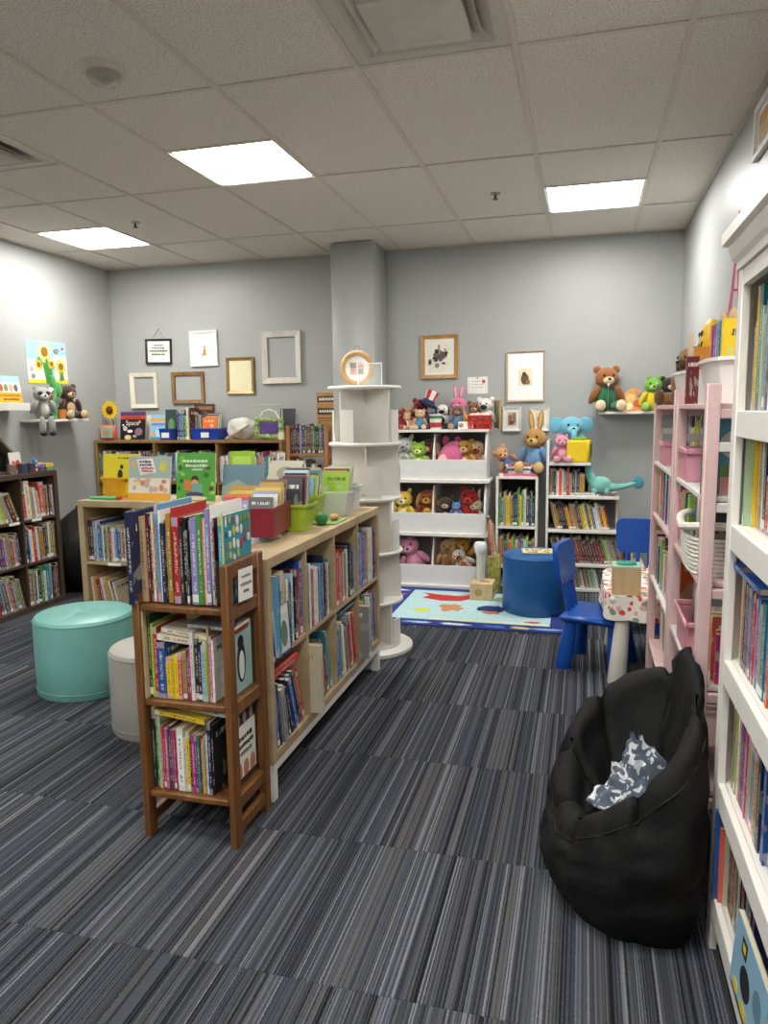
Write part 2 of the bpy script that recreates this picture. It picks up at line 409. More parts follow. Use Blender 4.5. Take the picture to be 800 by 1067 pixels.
for n, (k, y) in enumerate(LIGHTS):
    x = X0 + TT * k
    lab = 'square glowing ceiling light panel ' + (where[n] if n < 3 else 'over the open carpet behind the wooden cart')
    t = thing('ceiling_light', lab, 'ceiling light', (x + TT / 2, y + TT / 2, ZC), group=None if n < 3 else 'unseen ceiling light panels')
    h = TT / 2 - .012
    fr = MB()
    for (a, b) in (((-h, -h), (h, -h + .014)), ((-h, h - .014), (h, h)), ((-h, -h + .014), (-h + .014, h - .014)), ((h - .014, -h + .014), (h, h - .014))):
        fr.box((a[0], a[1], .003), (b[0], b[1], .03))
    fr.build('frame', FRAMEW, t, ang=0)
    MB().box((-h + .014, -h + .014, .006), (h - .014, h - .014, .012)).build('diffuser', GLOW, t, ang=0)
VENTM = mat('vent_metal', '#cfcac0', .45, .03); VDARK = mat('vent_dark', '#3b3a38', .8); VMID = mat('vent_throat', '#8f8a82', .6)
def vent(k, y, label):
    t = thing('air_diffuser', label, 'ceiling vent', (X0 + TT * k + TT / 2, y + TT / 2, ZC))
    h = TT / 2 - .013
    MB().box((-h, -h, .03), (h, h, .045)).build('duct_plate', VMID, t, ang=0)
    for n, (o, i, zo, zi, nm) in enumerate(((h, h - .05, .002, .002, 'flange'), (h - .05, h - .10, .003, .028, 'cone'), (h - .09, h - .135, -.01, .02, 'cone'))):
        vs = [(sx * o, sy * o, zo) for sx, sy in ((-1, -1), (1, -1), (1, 1), (-1, 1))] + [(sx * i, sy * i, zi) for sx, sy in ((-1, -1), (1, -1), (1, 1), (-1, 1))]
        vs += [(v[0], v[1], v[2] + .003) for v in vs]
        fs = []
        for q in range(4):
            r = (q + 1) % 4; fs += [(q, r, 4 + r, 4 + q), (8 + q, 12 + q, 12 + r, 8 + r), (q, 8 + q, 8 + r, r), (4 + q, 4 + r, 12 + r, 12 + q)]
        MB().add(vs, fs).build(nm, VENTM, t, ang=0)
    q = h - .125; p = q * .5
    MB().add([(-q, -q, -.02), (q, -q, -.02), (q, q, -.02), (-q, q, -.02), (-p, -p, -.045), (p, -p, -.045), (p, p, -.045), (-p, p, -.045), (-q, -q, 0), (q, -q, 0), (q, q, 0), (-q, q, 0)],
             [(4, 7, 6, 5), (0, 4, 5, 1), (1, 5, 6, 2), (2, 6, 7, 3), (3, 7, 4, 0), (8, 9, 10, 11), (0, 1, 9, 8), (1, 2, 10, 9), (2, 3, 11, 10), (3, 0, 8, 11)]).build('center_plate', VENTM, t, ang=0)
vent(1, Y1 - TT, 'large square white air diffuser with stepped cone in the ceiling grid')
vent(-3, Y1, 'square slatted ceiling vent beside the left light panel')
def dome():
    t = thing('smoke_detector', 'round cream smoke detector with clear dome on a ceiling tile', 'detector', (-1.83, 2.68, ZC))
    MB().lathe([(.085, .004), (.085, -.012), (.075, -.02)], 32).build('base', mat('detector_cream', '#d8d0c2', .5), t)
    MB().lathe([(.062, -.02), (.06, -.035), (.045, -.055), (.02, -.066), (.005, -.068)], 32).build('clear_dome', mat('clear_plastic', '#e6e2d8', .12, .02, alpha=.45), t)
    MB().box((-.012, -.012, -.05), (.012, .012, -.02)).build('sensor', VDARK, t)
dome()
for (x, y, l) in ((-.566, 4.82, 'small fire sprinkler head in the ceiling above the play rug'), (-3.06, 4.745, 'small fire sprinkler head in the ceiling near the left light panel')):
    t = thing('sprinkler_head', l, 'sprinkler', (x, y, ZC))
    MB().lathe([(.03, .004), (.03, -.004)], 20).build('escutcheon', mat('sprinkler_plate', '#b9b4a8', .4), t)
    MB().lathe([(.008, -.004), (.008, -.03), (.018, -.03), (.018, -.034)], 12).build('nozzle', mat('sprinkler_metal', '#6d675e', .35, metal=.8), t)

# ------------------------------------------------------------------ bookcases
BIRCH = wood('birch_veneer', '#a38c68', '#bfa882', .5, (6, 6, 6)); DARKOAK = wood('dark_oak', '#3d2f26', '#594739', .5)
OAK = wood('brown_oak', '#7a5a36', '#93703f', .5); CARTW = wood('cart_wood', '#5f3b1b', '#87592c', .4, (50, 50, 3))
WHITE = mat('white_lacquer', '#e6e2da', .4, .02); WHITEB = mat('white_board', '#dcdcda', .45, .03)
LABELW = mat('label_paper', '#ece9e0', .7, .02)
def cubby(name, label, loc, rz, cols, rows, cw, ch, depth, m, legs=0, legm=None, back=None, to=.038, ti=.016, legin=0):
    t = thing(name, label, 'bookcase', loc, rz)
    W = cols * cw + (cols - 1) * ti + 2 * to; Hh = rows * ch + (rows - 1) * ti + 2 * to; z0 = legs
    MB().box((0, 0, z0 + Hh - to), (W, depth, z0 + Hh), bev=.002).build('top_panel', m, t)
    MB().box((0, 0, z0), (W, depth, z0 + to), bev=.002).build('bottom_panel', m, t)
    for x in (0, W - to): MB().box((x, .001, z0 + to), (x + to, depth - .001, z0 + Hh - to)).build('side_panel', m, t)
    for r in range(1, rows):
        z = z0 + to + r * ch + (r - 1) * ti; MB().box((to, .003, z), (W - to, depth - .003, z + ti)).build('shelf', m, t)
    for c in range(1, cols):
        x = to + c * cw + (c - 1) * ti
        for r in range(rows):
            z = z0 + to + r * (ch + ti); MB().box((x, .003, z), (x + ti, depth - .003, z + ch)).build('divider', m, t)
    if back: MB().box((.002, depth, z0 + .002), (W - .002, depth + .006, z0 + Hh - .002)).build('back_panel', back, t)
    if legs:
        for x in (.002, W - .042 - legin):
            for y in (.004, depth - .044): MB().box((x, y, 0), (x + .04, y + .04, legs - .03), bev=.002).build('leg', legm, t)
        for y in (.002, depth - .022): MB().box((.002, y, legs - .03), (W - .002, y + .02, legs)).build('base_rail', legm, t)
    cells = {}
    for c in range(cols):
        for r in range(rows):
            cells[(c, r)] = (to + c * (cw + ti), z0 + to + r * (ch + ti))
    return t, cells
CENTER, cell_c = cubby('cube_bookcase', 'light wood cube bookcase on white legs facing the open carpet aisle', (-1.06, 2.335, 0), R(90), 4, 2, .335, .335, .39, BIRCH, .145, WHITE)
BACKU, cell_b = cubby('cube_bookcase', 'light wood cube bookcase behind the teal pouf', (-2.94, 3.78, 0), 0, 4, 2, .335, .335, .385, BIRCH, .145, WHITE, back=BIRCH, legin=.1)
LEFTU, cell_l = cubby('cube_bookcase', 'dark brown three tier cube bookcase against the left wall', (-3.86, 3.645, 0), R(90), 3, 3, .335, .3, .4, DARKOAK, 0, None, back=DARKOAK)

def plain_case(name, label, loc, rz, W, D, Hh, shelves, divs, m, back, t_=.025, crown=False):
    t = thing(name, label, 'bookcase', loc, rz)
    MB().box((0, 0, Hh - t_), (W, D, Hh), bev=.002).build('top_panel', m, t)
    for x in (0, W - t_): MB().box((x, 0, 0), (x + t_, D, Hh - t_), bev=.0015).build('side_panel', m, t)
    for z in shelves: MB().box((t_, .004, z - t_), (W - t_, D - .006, z)).build('shelf', m, t)
    zs = sorted(shelves) + [Hh - t_]
    for x in divs:
        for a, b in zip(zs, zs[1:]): MB().box((x, .006, a), (x + .02, D - .006, b - (t_ if b in shelves else 0))).build('divider', m, t)
    MB().box((t_, D - .006, 0), (W - t_, D, Hh - t_)).build('back_panel', back, t)
    return t
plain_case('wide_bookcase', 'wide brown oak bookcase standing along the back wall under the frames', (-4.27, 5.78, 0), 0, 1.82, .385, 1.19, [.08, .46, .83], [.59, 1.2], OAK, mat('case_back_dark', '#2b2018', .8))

# tall white bookcase, right
def white_case():
    t = thing('tall_bookcase', 'tall white bookcase with moulded crown beside the black bean bag', 'bookcase', (.347, 1.98, 0), R(-90))
    W, D, Hh = 1.0, .34, 1.765
    for x in (0, W - .05):
        MB().box((x, 0, 0), (x + .05, .02, Hh), bev=.002).build('stile', WHITE, t)
    for x in (.004, W - .024): MB().box((x, .02, 0), (x + .02, D, Hh)).build('side_panel', WHITE, t)
    for z in (.155, .465, .79, 1.13, 1.405):
        MB().box((.05, .002, z - .062), (W - .05, .02, z), bev=.002).build('shelf_apron', WHITE, t)
        MB().box((.024, .0201, z - .02), (W - .024, D - .008, z)).build('shelf', WHITE, t)
    MB().box((.024, D - .008, .09), (W - .024, D, Hh)).build('back_panel', mat('white_back', '#c9c5bc', .5, .02), t)
    MB().box((.05, .002, Hh - .07), (W - .05, .02, Hh)).build('frieze', WHITE, t)
    prof = [(0.0, Hh - .03), (-.006, Hh - .03), (-.006, Hh - .012), (-.015, Hh - .002), (-.022, Hh + .022), (-.022, Hh + .03), (-.036, Hh + .034), (-.036, Hh + .062), (D - .02, Hh + .062), (D - .02, Hh - .0), (.0, Hh - .0)]
    mb = MB(); n = len(prof); vs = [(-.0, p[0], p[1]) for p in prof]
    vs = []
    for xx, sgn in ((0, -1), (W, 1)):
        for p in prof: vs.append((xx + sgn * max(0, -p[0]), p[0], p[1]))
    fs = [tuple(range(n))[::-1], tuple(range(n, 2 * n))] + [(i, (i + 1) % n, n + (i + 1) % n, n + i) for i in range(n)]
    mb.add(vs, fs).build('crown_moulding', WHITE, t, ang=0)
white_case()

# small wooden cart
def cart(name, label, loc, W, D, Hh, shelves, m, rz=0, low=0.0):
    t = thing(name, label, 'book rack', loc, rz)
    for x, Hh in ((0, Hh - low), (W - .026, Hh)):
        for y in (0, D - .042): MB().box((x, y, 0), (x + .026, y + .042, Hh), bev=.003).build('post', m, t)
        for z, hh in [(s - .012, .045) for s in shelves] + [(.065, .04), (Hh - .012, .05)]:
            MB().box((x + .003, .042, z - hh + .012), (x + .023, D - .042, z + .012), bev=.003).build('side_rail', m, t)
    for z in shelves:
        MB().box((.026, .004, z - .022), (W - .026, .024, z - .001), bev=.004).build('shelf_lip', m, t)
        MB().box((.026, .024, z - .016), (W - .026, D - .006, z - .002)).build('shelf', m, t)
    MB().box((.026, D - .02, .07), (W - .026, D - .006, .11)).build('back_rail', m, t)
    return t
CART = cart('wooden_book_rack', 'narrow three tier brown wooden book rack at the end of the cube bookcase', (-1.405, 2.035, 0), .345, .27, .945, [.165, .485, .805], CARTW, low=.1)
cart('wooden_book_rack', 'small orange brown wooden book rack tucked between column and wide bookcase', (-2.335, 5.6, 0), .35, .16, 1.31, [.3, .68, 1.085], wood('cart_wood_orange', '#8a5a32', '#a8743f', .4, (50, 50, 3)))

# white revolving tower
def tower():
    t = thing('revolving_book_tower', 'white round revolving book tower with empty pinwheel tiers', 'book tower', (-1.237, 4.16, 0))
    WM = mat('tower_white', '#ece9e1', .42, .02)
    MB().lathe([(.255, 0), (.268, .006), (.268, .026), (.255, .034)], 56).build('base_ring', WM, t)
    MB().lathe([(.2, .034), (.2, .05), (.19, .052)], 56).build('turntable', WM, t)
    zs = [.052, .315, .61, .925, 1.24, 1.56]
    for i, z in enumerate(zs[1:]):
        r = .214
        MB().lathe([(r - .006, z - .02), (r, z - .014), (r, z - .005), (r - .005, z)], 56).build('round_shelf', WM, t)
    for i in range(5):
        a0 = zs[i] + .0005; a1 = zs[i + 1] - .0205
        rot = R(16.6) + (R(45) if i % 2 == 0 else 0)
        Mx = RZ(rot)
        MB().box((-.195, -.006, a0), (.195, .006, a1), M=Mx).build('divider', WM, t, ang=0)
        for s in (-1, 1): MB().box((-.006, s * .0062, a0), (.006, s * .195, a1), M=Mx).build('divider', WM, t, ang=0)
        for q in range(4):
            mb = MB(); A = rot + q * math.pi / 2
            vs = []; n = 6
            for k in range(n + 1):
                an = A + R(2.2) + R(24) * k / n
                for rr in (.194, .203):
                    for z in (a0, a0 + (a1 - a0) * .62): vs.append((rr * math.cos(an), rr * math.sin(an), z))
            fs = []
            for k in range(n):
                b = 4 * k; fs += [(b, b + 4, b + 5, b + 1), (b + 2, b + 3, b + 7, b + 6), (b + 1, b + 5, b + 7, b + 3), (b, b + 2, b + 6, b + 4)]
            fs += [(0, 1, 3, 2), (4 * n, 4 * n + 2, 4 * n + 3, 4 * n + 1)]
            mb.add(vs, fs).build('book_stop', WM, t)
    return t
tower()

# white toy bin shelf
def toy_shelf():
    t = thing('toy_bin_shelf', 'white stacking toy bin shelf full of plush animals on the back wall', 'toy shelf', (0, 0, 0))
    x0, x1, yb = -1.5, -.735, 6.15
    tiers = [(0.0, .41, 5.70), (.42, .835, 5.72), (.845, 1.25, 5.76)]
    for i, (za, zb, yf) in enumerate(tiers):
        # side panels with sloped front
        for x in (x0, x1 - .016):
            pts = [(yf + .03, za + .03), (yf + .03, za + .195), (yf + .10, zb - .005), (yb, zb - .005), (yb, za + .0)]
            vs = [(x, p[0], p[1]) for p in pts] + [(x + .016, p[0], p[1]) for p in pts]; n = 5
            MB().add(vs, [tuple(range(n))[::-1], tuple(range(n, 2 * n))] + [(k, (k + 1) % n, n + (k + 1) % n, n + k) for k in range(n)]).build('side_panel', WHITEB, t, ang=0)
        MB().box((x0 - .025, yf, za), (x1 + .025, yb, za + .03), bev=.004).build('ledge', WHITE, t)
        MB().box((x0 + .016, yf + .032, za + .03), (x1 - .016, yf + .046, za + .185), bev=.002).build('bin_front', WHITEB, t)
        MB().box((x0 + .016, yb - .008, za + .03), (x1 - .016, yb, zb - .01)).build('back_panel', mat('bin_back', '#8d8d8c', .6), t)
        xc = (x0 + x1) / 2 - .05
        pts = [(yf + .046, za + .03), (yf + .046, za + .185), (yf + .11, zb - .02), (yb - .008, zb - .02), (yb - .008, za + .03)]
        vs = [(xc, p[0], p[1]) for p in pts] + [(xc + .012, p[0], p[1]) for p in pts]; n = 5
        MB().add(vs, [tuple(range(n))[::-1], tuple(range(n, 2 * n))] + [(k, (k + 1) % n, n + (k + 1) % n, n + k) for k in range(n)]).build('divider', WHITE, t, ang=0)
    MB().box((x0 - .01, 5.80, 1.246), (x1 + .012, yb, 1.268), bev=.003).build('top_panel', WHITE, t)
toy_shelf()

# two white shelves by the toy bins
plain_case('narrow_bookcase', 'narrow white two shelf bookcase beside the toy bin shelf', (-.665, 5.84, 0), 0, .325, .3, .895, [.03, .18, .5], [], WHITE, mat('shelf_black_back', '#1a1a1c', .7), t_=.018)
def stepped():
    t = thing('stepped_bookcase', 'white stepped bookcase with slanting books beside the kids table', 'bookcase', (-.275, 5.80, 0), 0)
    D = .36
    MB().box((0, .0, 0), (.018, D, 1.18), bev=.002).build('side_panel', WHITE, t)
    for z, w in ((1.01, .33), (.755, .54), (.49, .66), (.225, .74), (.03, .74)):
        MB().box((.018, 0, z - .022), (w, D, z), bev=.002).build('shelf', WHITE, t)
    for za, zb, w in ((.03, .203, .74), (.225, .468, .66), (.49, .733, .54), (.755, .988, .33)):
        MB().box((w - .016, .14, za), (w, D, zb)).build('side_panel', WHITE, t)
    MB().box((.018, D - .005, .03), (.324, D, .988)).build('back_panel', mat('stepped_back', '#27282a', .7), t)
stepped()

# wall shelves
def wshelf(name, label, a, b, rods, rodax):
    t = thing(name, label, 'wall shelf', (0, 0, 0))
    MB().box(a, b, bev=.003).build('board', WHITE, t)
    for p in rods:
        MB().tube([p, (p[0], p[1], p[2] + .2)], .004, 8).build('upright_rod', mat('rod_metal', '#8f8a80', .35, metal=.7), t)
        MB().ell((p[0], p[1], p[2] + .205), (.009, .009, .012)).build('finial', mat('finial_white', '#d8d4ca', .4), t)
wshelf('wall_shelf', 'white floating wall shelf holding teddy bear near the back corner', (.1, 5.97, 1.372), (.675, YB - .001, 1.392), [(.17, 5.98, 1.392), (.52, 5.98, 1.392)], 0)
wshelf('wall_shelf', 'narrow white wall shelf holding raccoon and brown bear', (XL + .001, 4.9, 1.366), (-4.1, 5.5, 1.386), [(-4.11, 4.93, 1.386), (-4.2, 5.3, 1.386)], 1)
wshelf('wall_shelf', 'thick white wall shelf holding yellow picture book', (XL + .001, 4.2, 1.455), (-4.09, 4.80, 1.515), [], 1)

# ------------------------------------------------------------------ books
PAL = {'red': '#b02a26', 'maroon': '#5e1a22', 'orange': '#d2641e', 'yellow': '#e2c02a', 'mustard': '#b8902c', 'green': '#3f8a3a', 'lime': '#9cc23a',
       'dark green': '#1f4a35', 'teal': '#2a7f86', 'sky blue': '#6aa9cf', 'blue': '#2358a6', 'navy': '#1b2448', 'purple': '#54347f', 'lavender': '#8d86b8',
       'pink': '#d4708f', 'magenta': '#b52a72', 'brown': '#6b4a30', 'tan': '#b59a74', 'cream': '#ddd3b6', 'white': '#e6e4dd', 'grey': '#8e9092',
       'charcoal': '#3a3c40', 'black': '#17181a', 'olive': '#7a7a34', 'coral': '#d9654f', 'pale green': '#a9c4a0', 'pale blue': '#a8c0d2', 'bronze': '#8a7448'}
PL = {k: lin(v) for k, v in PAL.items()}
ORD = 'first second third fourth fifth sixth seventh eighth ninth tenth eleventh twelfth thirteenth fourteenth fifteenth sixteenth seventeenth eighteenth nineteenth twentieth'.split()
ORD += ['twenty-' + o for o in ORD[:9]] + ['thirtieth'] + ['thirty-' + o for o in ORD[:9]]
rng = random.Random(11)
def book_geo(t, d, h, ct):
    mb = MB()
    # covers: local x 0..t, y 0..d (spine at y=0), z 0..h
    mb.box((0, 0, 0), (ct, d, h)); mb.box((t - ct, 0, 0), (t, d, h)); mb.box((ct, 0, 0), (t - ct, ct, h))
    return mb
def add_uv(me, t, d, h):
    uvl = me.uv_layers.new(name='UVMap'); dat = uvl.data
    for p in me.polygons:
        n = p.normal
        spine = n.y < -.7
        for li in p.loop_indices:
            co = me.vertices[me.loops[li].vertex_index].co
            if spine: dat[li].uv = (co.x / t, co.z / h)
            elif abs(n.x) > .7: dat[li].uv = (co.y / d if n.x > 0 else 1 - co.y / d, co.z / h)
            else: dat[li].uv = (.02, .3)
        p.material_index = 1 if spine else 0
BOOKMESH = {}
def make_book(t, d, h, color, seed=None, hard=None, plain=False, name='book'):
    t = round(t, 3); d = round(d, 2); h = round(h, 2)
    if hard is None: hard = t > .014
    ct = .0022 if hard else .0009
    ct = min(ct, t * .25)
    key = (t, d, h, hard, plain)
    if key not in BOOKMESH:
        mb = book_geo(t, d, h, ct)
        o = mb.build('book', [M_PLAINCOVER if plain else M_COVER, M_SPINE], ang=0); add_uv(o.data, t, d, h); cm = o.data
        bpy.data.objects.remove(o)
        ins = .004 if hard else .0008
        o = MB().box((ct + .0002, ct + .0002, ins), (t - ct - .0002, d - ins, h - ins)).build('pages', M_PAGES, ang=0); pm = o.data; bpy.data.objects.remove(o)
        BOOKMESH[key] = (cm, pm)
    cm, pm = BOOKMESH[key]
    o = bpy.data.objects.new(name, cm); C.objects.link(o)
    col = PL[color] if isinstance(color, str) else color
    j = rng.uniform(.8, 1.15)
    o.color = (min(1, col[0] * j), min(1, col[1] * j), min(1, col[2] * j), rng.random() if seed is None else seed)
    p = bpy.data.objects.new('pages', pm); C.objects.link(p); p.parent = o
    return o
def thick(t): return 'slim' if t < .011 else ('thick' if t > .024 else '')
NBOOK = [0]
def row(start, rz, specs, land, place, group, maxlen=9.0, fill=None, seed=0, far=False):
    """start: world point at the left end of the row (viewer facing it), on the shelf, at the spine plane.
    specs: (colour, t, h, d, lean degrees, set back)"""
    ex = Vector((math.cos(rz), math.sin(rz), 0)); ey = Vector((-math.sin(rz), math.cos(rz), 0))
    x = 0.0; prev = 0.0; ph = .2; k = 0
    if fill:
        rg = random.Random(seed); la = specs[-1][4] if len(specs[-1]) > 4 else 0
        specs = list(specs) + [(rg.choice(fill), rg.uniform(.014, .03), rg.choice(specs)[2], specs[-1][3], la, rg.uniform(0, .012)) for i in range(30)]
    for sp in specs:
        c, t, h, d, a, sb = (list(sp) + [0, 0])[:6]
        if c is None: x += t; prev = 0; continue
        ar = R(a)
        if a > 0 and prev <= 0: x += min(h * math.sin(ar), ph * math.tan(ar)) + .001
        elif a > 0 and prev > 0 and a > prev + .1: x += h * (math.tan(ar) - math.tan(R(prev)))
        if x + t / math.cos(ar) > maxlen: break
        b = None if far else make_book(t, d, h, c)
        if a >= 0:
            p = Vector(start) + ex * x + ey * sb
        else:
            p = Vector(start) + ex * (x + t * (1 / math.cos(ar) - math.cos(ar))) + ey * sb; p.z += t * math.sin(-ar)
        p.z += .0006
        if far: FAR.book(p, rz, t, d, h, c, a)
        else: b.matrix_world = T(*p) @ RZ(rz) @ Matrix.Rotation(-ar, 4, 'Y')
        x += t / math.cos(ar) + .0006
        if a < 0: pass
        prev = a; ph = h
        if far: continue
        adj = ' '.join(w for w in (thick(t), c) if w)
        tag(b, f'{adj} book, {ORD[k]} from {land}, {place}', 'book', group); k += 1; NBOOK[0] += 1
    return x
def rnd_specs(n, pal, t=(.006, .026), h=(.2, .27), d=(.15, .21), lean=0, sb=(.0, .02), seed=1, maxlen=None, end_lean=0):
    rg = random.Random(seed); out = []; L = 0
    for i in range(n):
        tt = rg.uniform(*t)
        if maxlen and L + tt > maxlen: break
        L += tt + .0006
        le = lean if not isinstance(lean, (list, tuple)) else rg.choice(lean)
        out.append((rg.choice(pal), tt, rg.uniform(*h), rg.uniform(*d), le, rg.uniform(*sb)))
    return out
def set_seq(cols, t, h, d, seed=0, lean=0, sb=.004):
    rg = random.Random(seed)
    return [(c, rg.uniform(*t), rg.uniform(*h), rg.uniform(*d), lean, rg.uniform(0, sb)) for c in cols.split(',')]

class Far:
    def __init__(s): s.mb = MB(); s.col = []; s.uv = []; s.mi = []
    def book(s, p, rz, t, d, h, c, a=0, tm=None):
        ar = R(a); M = tm or (T(*p) @ RZ(rz) @ Matrix.Rotation(-ar, 4, 'Y'))
        col = PL[c]; j = rng.uniform(.8, 1.15); col = tuple(min(1, q * j) for q in col); sd = rng.random()
        vs = [(0, 0, 0), (t, 0, 0), (t, d, 0), (0, d, 0), (0, 0, h), (t, 0, h), (t, d, h), (0, d, h)]
        fs = [(0, 3, 2, 1), (4, 5, 6, 7), (0, 1, 5, 4), (1, 2, 6, 5), (2, 3, 7, 6), (3, 0, 4, 7)]
        mi = [2, 2, 1, 0, 2, 0]
        s.mb.add(vs, fs, mi, M)
        for k, f in enumerate(fs):
            for vi in f:
                v = vs[vi]; s.col.append(col + (sd,)); s.uv.append((v[0] / t, v[2] / h) if k == 2 else (v[1] / d, v[2] / h))
    def row(s, start, rz, n, pal, t, h, d, a=0, maxlen=9, seed=1, z=0):
        rg = random.Random(seed); ex = Vector((math.cos(rz), math.sin(rz), 0)); x = 0
        if a > 0: x = h[1] * math.sin(R(a))
        for i in range(n):
            tt = rg.uniform(*t); hh = rg.uniform(*h)
            if x + tt > maxlen: break
            p = Vector(start) + ex * x; s.book(p, rz, tt, rg.uniform(*d), hh, rg.choice(pal), a); x += tt / math.cos(R(a)) + .0008
        return x
    def build(s):
        mb = s.mb; me = bpy.data.meshes.new('distant_books'); me.from_pydata([tuple(v) for v in mb.v], [], mb.f)
        for m in (M_COVER_A, M_SPINE_A, M_PAGES): me.materials.append(m)
        me.polygons.foreach_set('material_index', mb.m)
        ca = me.color_attributes.new('Col', 'FLOAT_COLOR', 'CORNER'); uv = me.uv_layers.new(name='UVMap')
        for i in range(len(me.loops)): ca.data[i].color = s.col[i]; uv.data[i].uv = s.uv[i]
        o = bpy.data.objects.new('distant_books', me); C.objects.link(o)
        return tag(o, 'small books packed in the far bookcases, pink ladder shelves and small bins', 'books', kind='stuff')
FAR = Far()
# --- cart, three shelves (spines to the camera, left post is the landmark)
cx0 = -1.405 + .028; cy0 = 2.035 + .028
G = 'books on the narrow wooden rack'
top = [('navy', .02, .30, .21, 0, -.045), ('tan', .017, .275, .18, 0, 0), ('maroon', .011, .29, .2, 0, .01), ('maroon', .007, .28, .2, 0, .012), ('cream', .008, .29, .2, 0, .01), ('orange', .005, .27, .2, 0, .01),
       ('sky blue', .011, .315, .22, 0, .01), ('white', .008, .30, .2, 0, .012), ('navy', .014, .26, .2, 0, .006), ('brown', .006, .27, .2, 0, .012), ('mustard', .016, .295, .21, 0, .008), ('red', .008, .31, .22, 0, .012),
       ('red', .022, .275, .2, 0, 0), ('charcoal', .010, .25, .2, 0, .004), ('black', .012, .285, .21, 0, .008), ('charcoal', .008, .24, .2, 0, 0), ('black', .009, .27, .2, 0, .01), ('lavender', .021, .275, .2, 0, 0), ('green', .015, .29, .2, 0, .004),
       ('coral', .006, .28, .21, 0, .008), ('white', .006, .275, .2, 0, .006), ('lavender', .014, .31, .21, 0, .004), ('white', .010, .32, .21, 0, .012), ('maroon', .006, .28, .2, 0, .006)]
row((cx0 - .022, cy0, .808), 0, top, 'the left post', 'top shelf of wooden rack', G, .304)
mid = [('tan', .006, .30, .18, 0, -.02), ('dark green', .011, .285, .2, 0, 0), ('lime', .008, .25, .19, 0, 0), ('red', .014, .245, .19, 0, 0), ('blue', .028, .19, .16, 0, -.004), ('yellow', .017, .145, .12, 0, 0), ('yellow', .012, .145, .12, 0, 0), ('yellow', .013, .147, .12, 0, 0),
       ('coral', .013, .15, .12, 0, 0), ('tan', .014, .16, .13, 0, .004), ('brown', .010, .165, .13, 0, .004), ('magenta', .007, .18, .13, 0, 0), ('white', .011, .235, .17, 0, 0), ('black', .014, .21, .17, 0, .006), ('navy', .012, .2, .17, 0, 0), ('pale blue', .013, .19, .15, 0, 0),
       ('lime', .006, .2, .15, 0, 0), ('tan', .008, .25, .18, 0, .004), ('pink', .009, .22, .17, 0, 0), ('white', .007, .215, .17, 0, 0)]
row((cx0, cy0, .485), 0, mid, 'the left post', 'middle shelf of wooden rack', G, .278)
bot = [('charcoal', .009, .245, .18, 0, .004), ('green', .014, .245, .18, 0, .01), ('pale green', .010, .25, .18, 0, 0), ('coral', .006, .22, .17, 0, 0), ('magenta', .008, .215, .16, 0, 0), ('pink', .009, .215, .16, 0, 0), ('purple', .011, .22, .16, 0, .004), ('brown', .008, .21, .16, 0, 0),
       ('magenta', .008, .215, .16, 0, 0), ('pink', .007, .21, .16, 0, .004), ('white', .022, .22, .16, 0, -.002), ('cream', .010, .19, .15, 0, 0), ('yellow', .011, .21, .16, 0, 0), ('black', .006, .2, .15, 0, 0), ('magenta', .012, .2, .16, 0, 0), ('purple', .007, .195, .16, 0, 0), ('teal', .009, .2, .16, 0, 0),
       ('red', .008, .2, .15, 0, .006), ('yellow', .006, .19, .15, 0, 0), ('grey', .008, .205, .15, 0, 0), ('white', .008, .21, .16, 0, 0), ('navy', .012, .25, .18, 0, -.004), ('black', .006, .24, .17, 0, 0)]
row((cx0, cy0, .165), 0, bot, 'the left post', 'bottom shelf of wooden rack', G, .278)
def flat_book(color, t, d, h, loc, rz, label, group=None, tilt=0):
    """lies flat: height axis along local X, spine towards -Y when rz = 0"""
    b = make_book(t, d, h, color)
    b.matrix_world = T(*loc) @ RZ(rz) @ Matrix.Rotation(tilt, 4, 'Y') @ Matrix(((0, 0, 1, -h / 2), (0, 1, 0, 0), (-1, 0, 0, t), (0, 0, 0, 1)))
    tag(b, label, 'book', group); NBOOK[0] += 1
    return b
flat_book('cream', .02, .13, .18, (-1.25, 2.07, .674), R(4), 'cream paperback lying on yellow books on the wooden rack', G, R(6))
flat_book('cream', .014, .12, .17, (-1.245, 2.075, .698), R(-3), 'upper cream paperback of the pair lying on the wooden rack', G, R(6))
flat_book('grey', .012, .13, .16, (-1.15, 2.08, .724), R(3), 'grey book lying over white book on the wooden rack', G, R(3))
flat_book('yellow', .016, .13, .2, (-1.27, 2.06, .418), R(-5), 'yellow book lying flat on magenta books at the wooden rack', G, R(4))
flat_book('white', .02, .14, .22, (-1.20, 2.085, .435), R(-4), 'white book lying flat over the yellow one on the wooden rack', G, R(3))

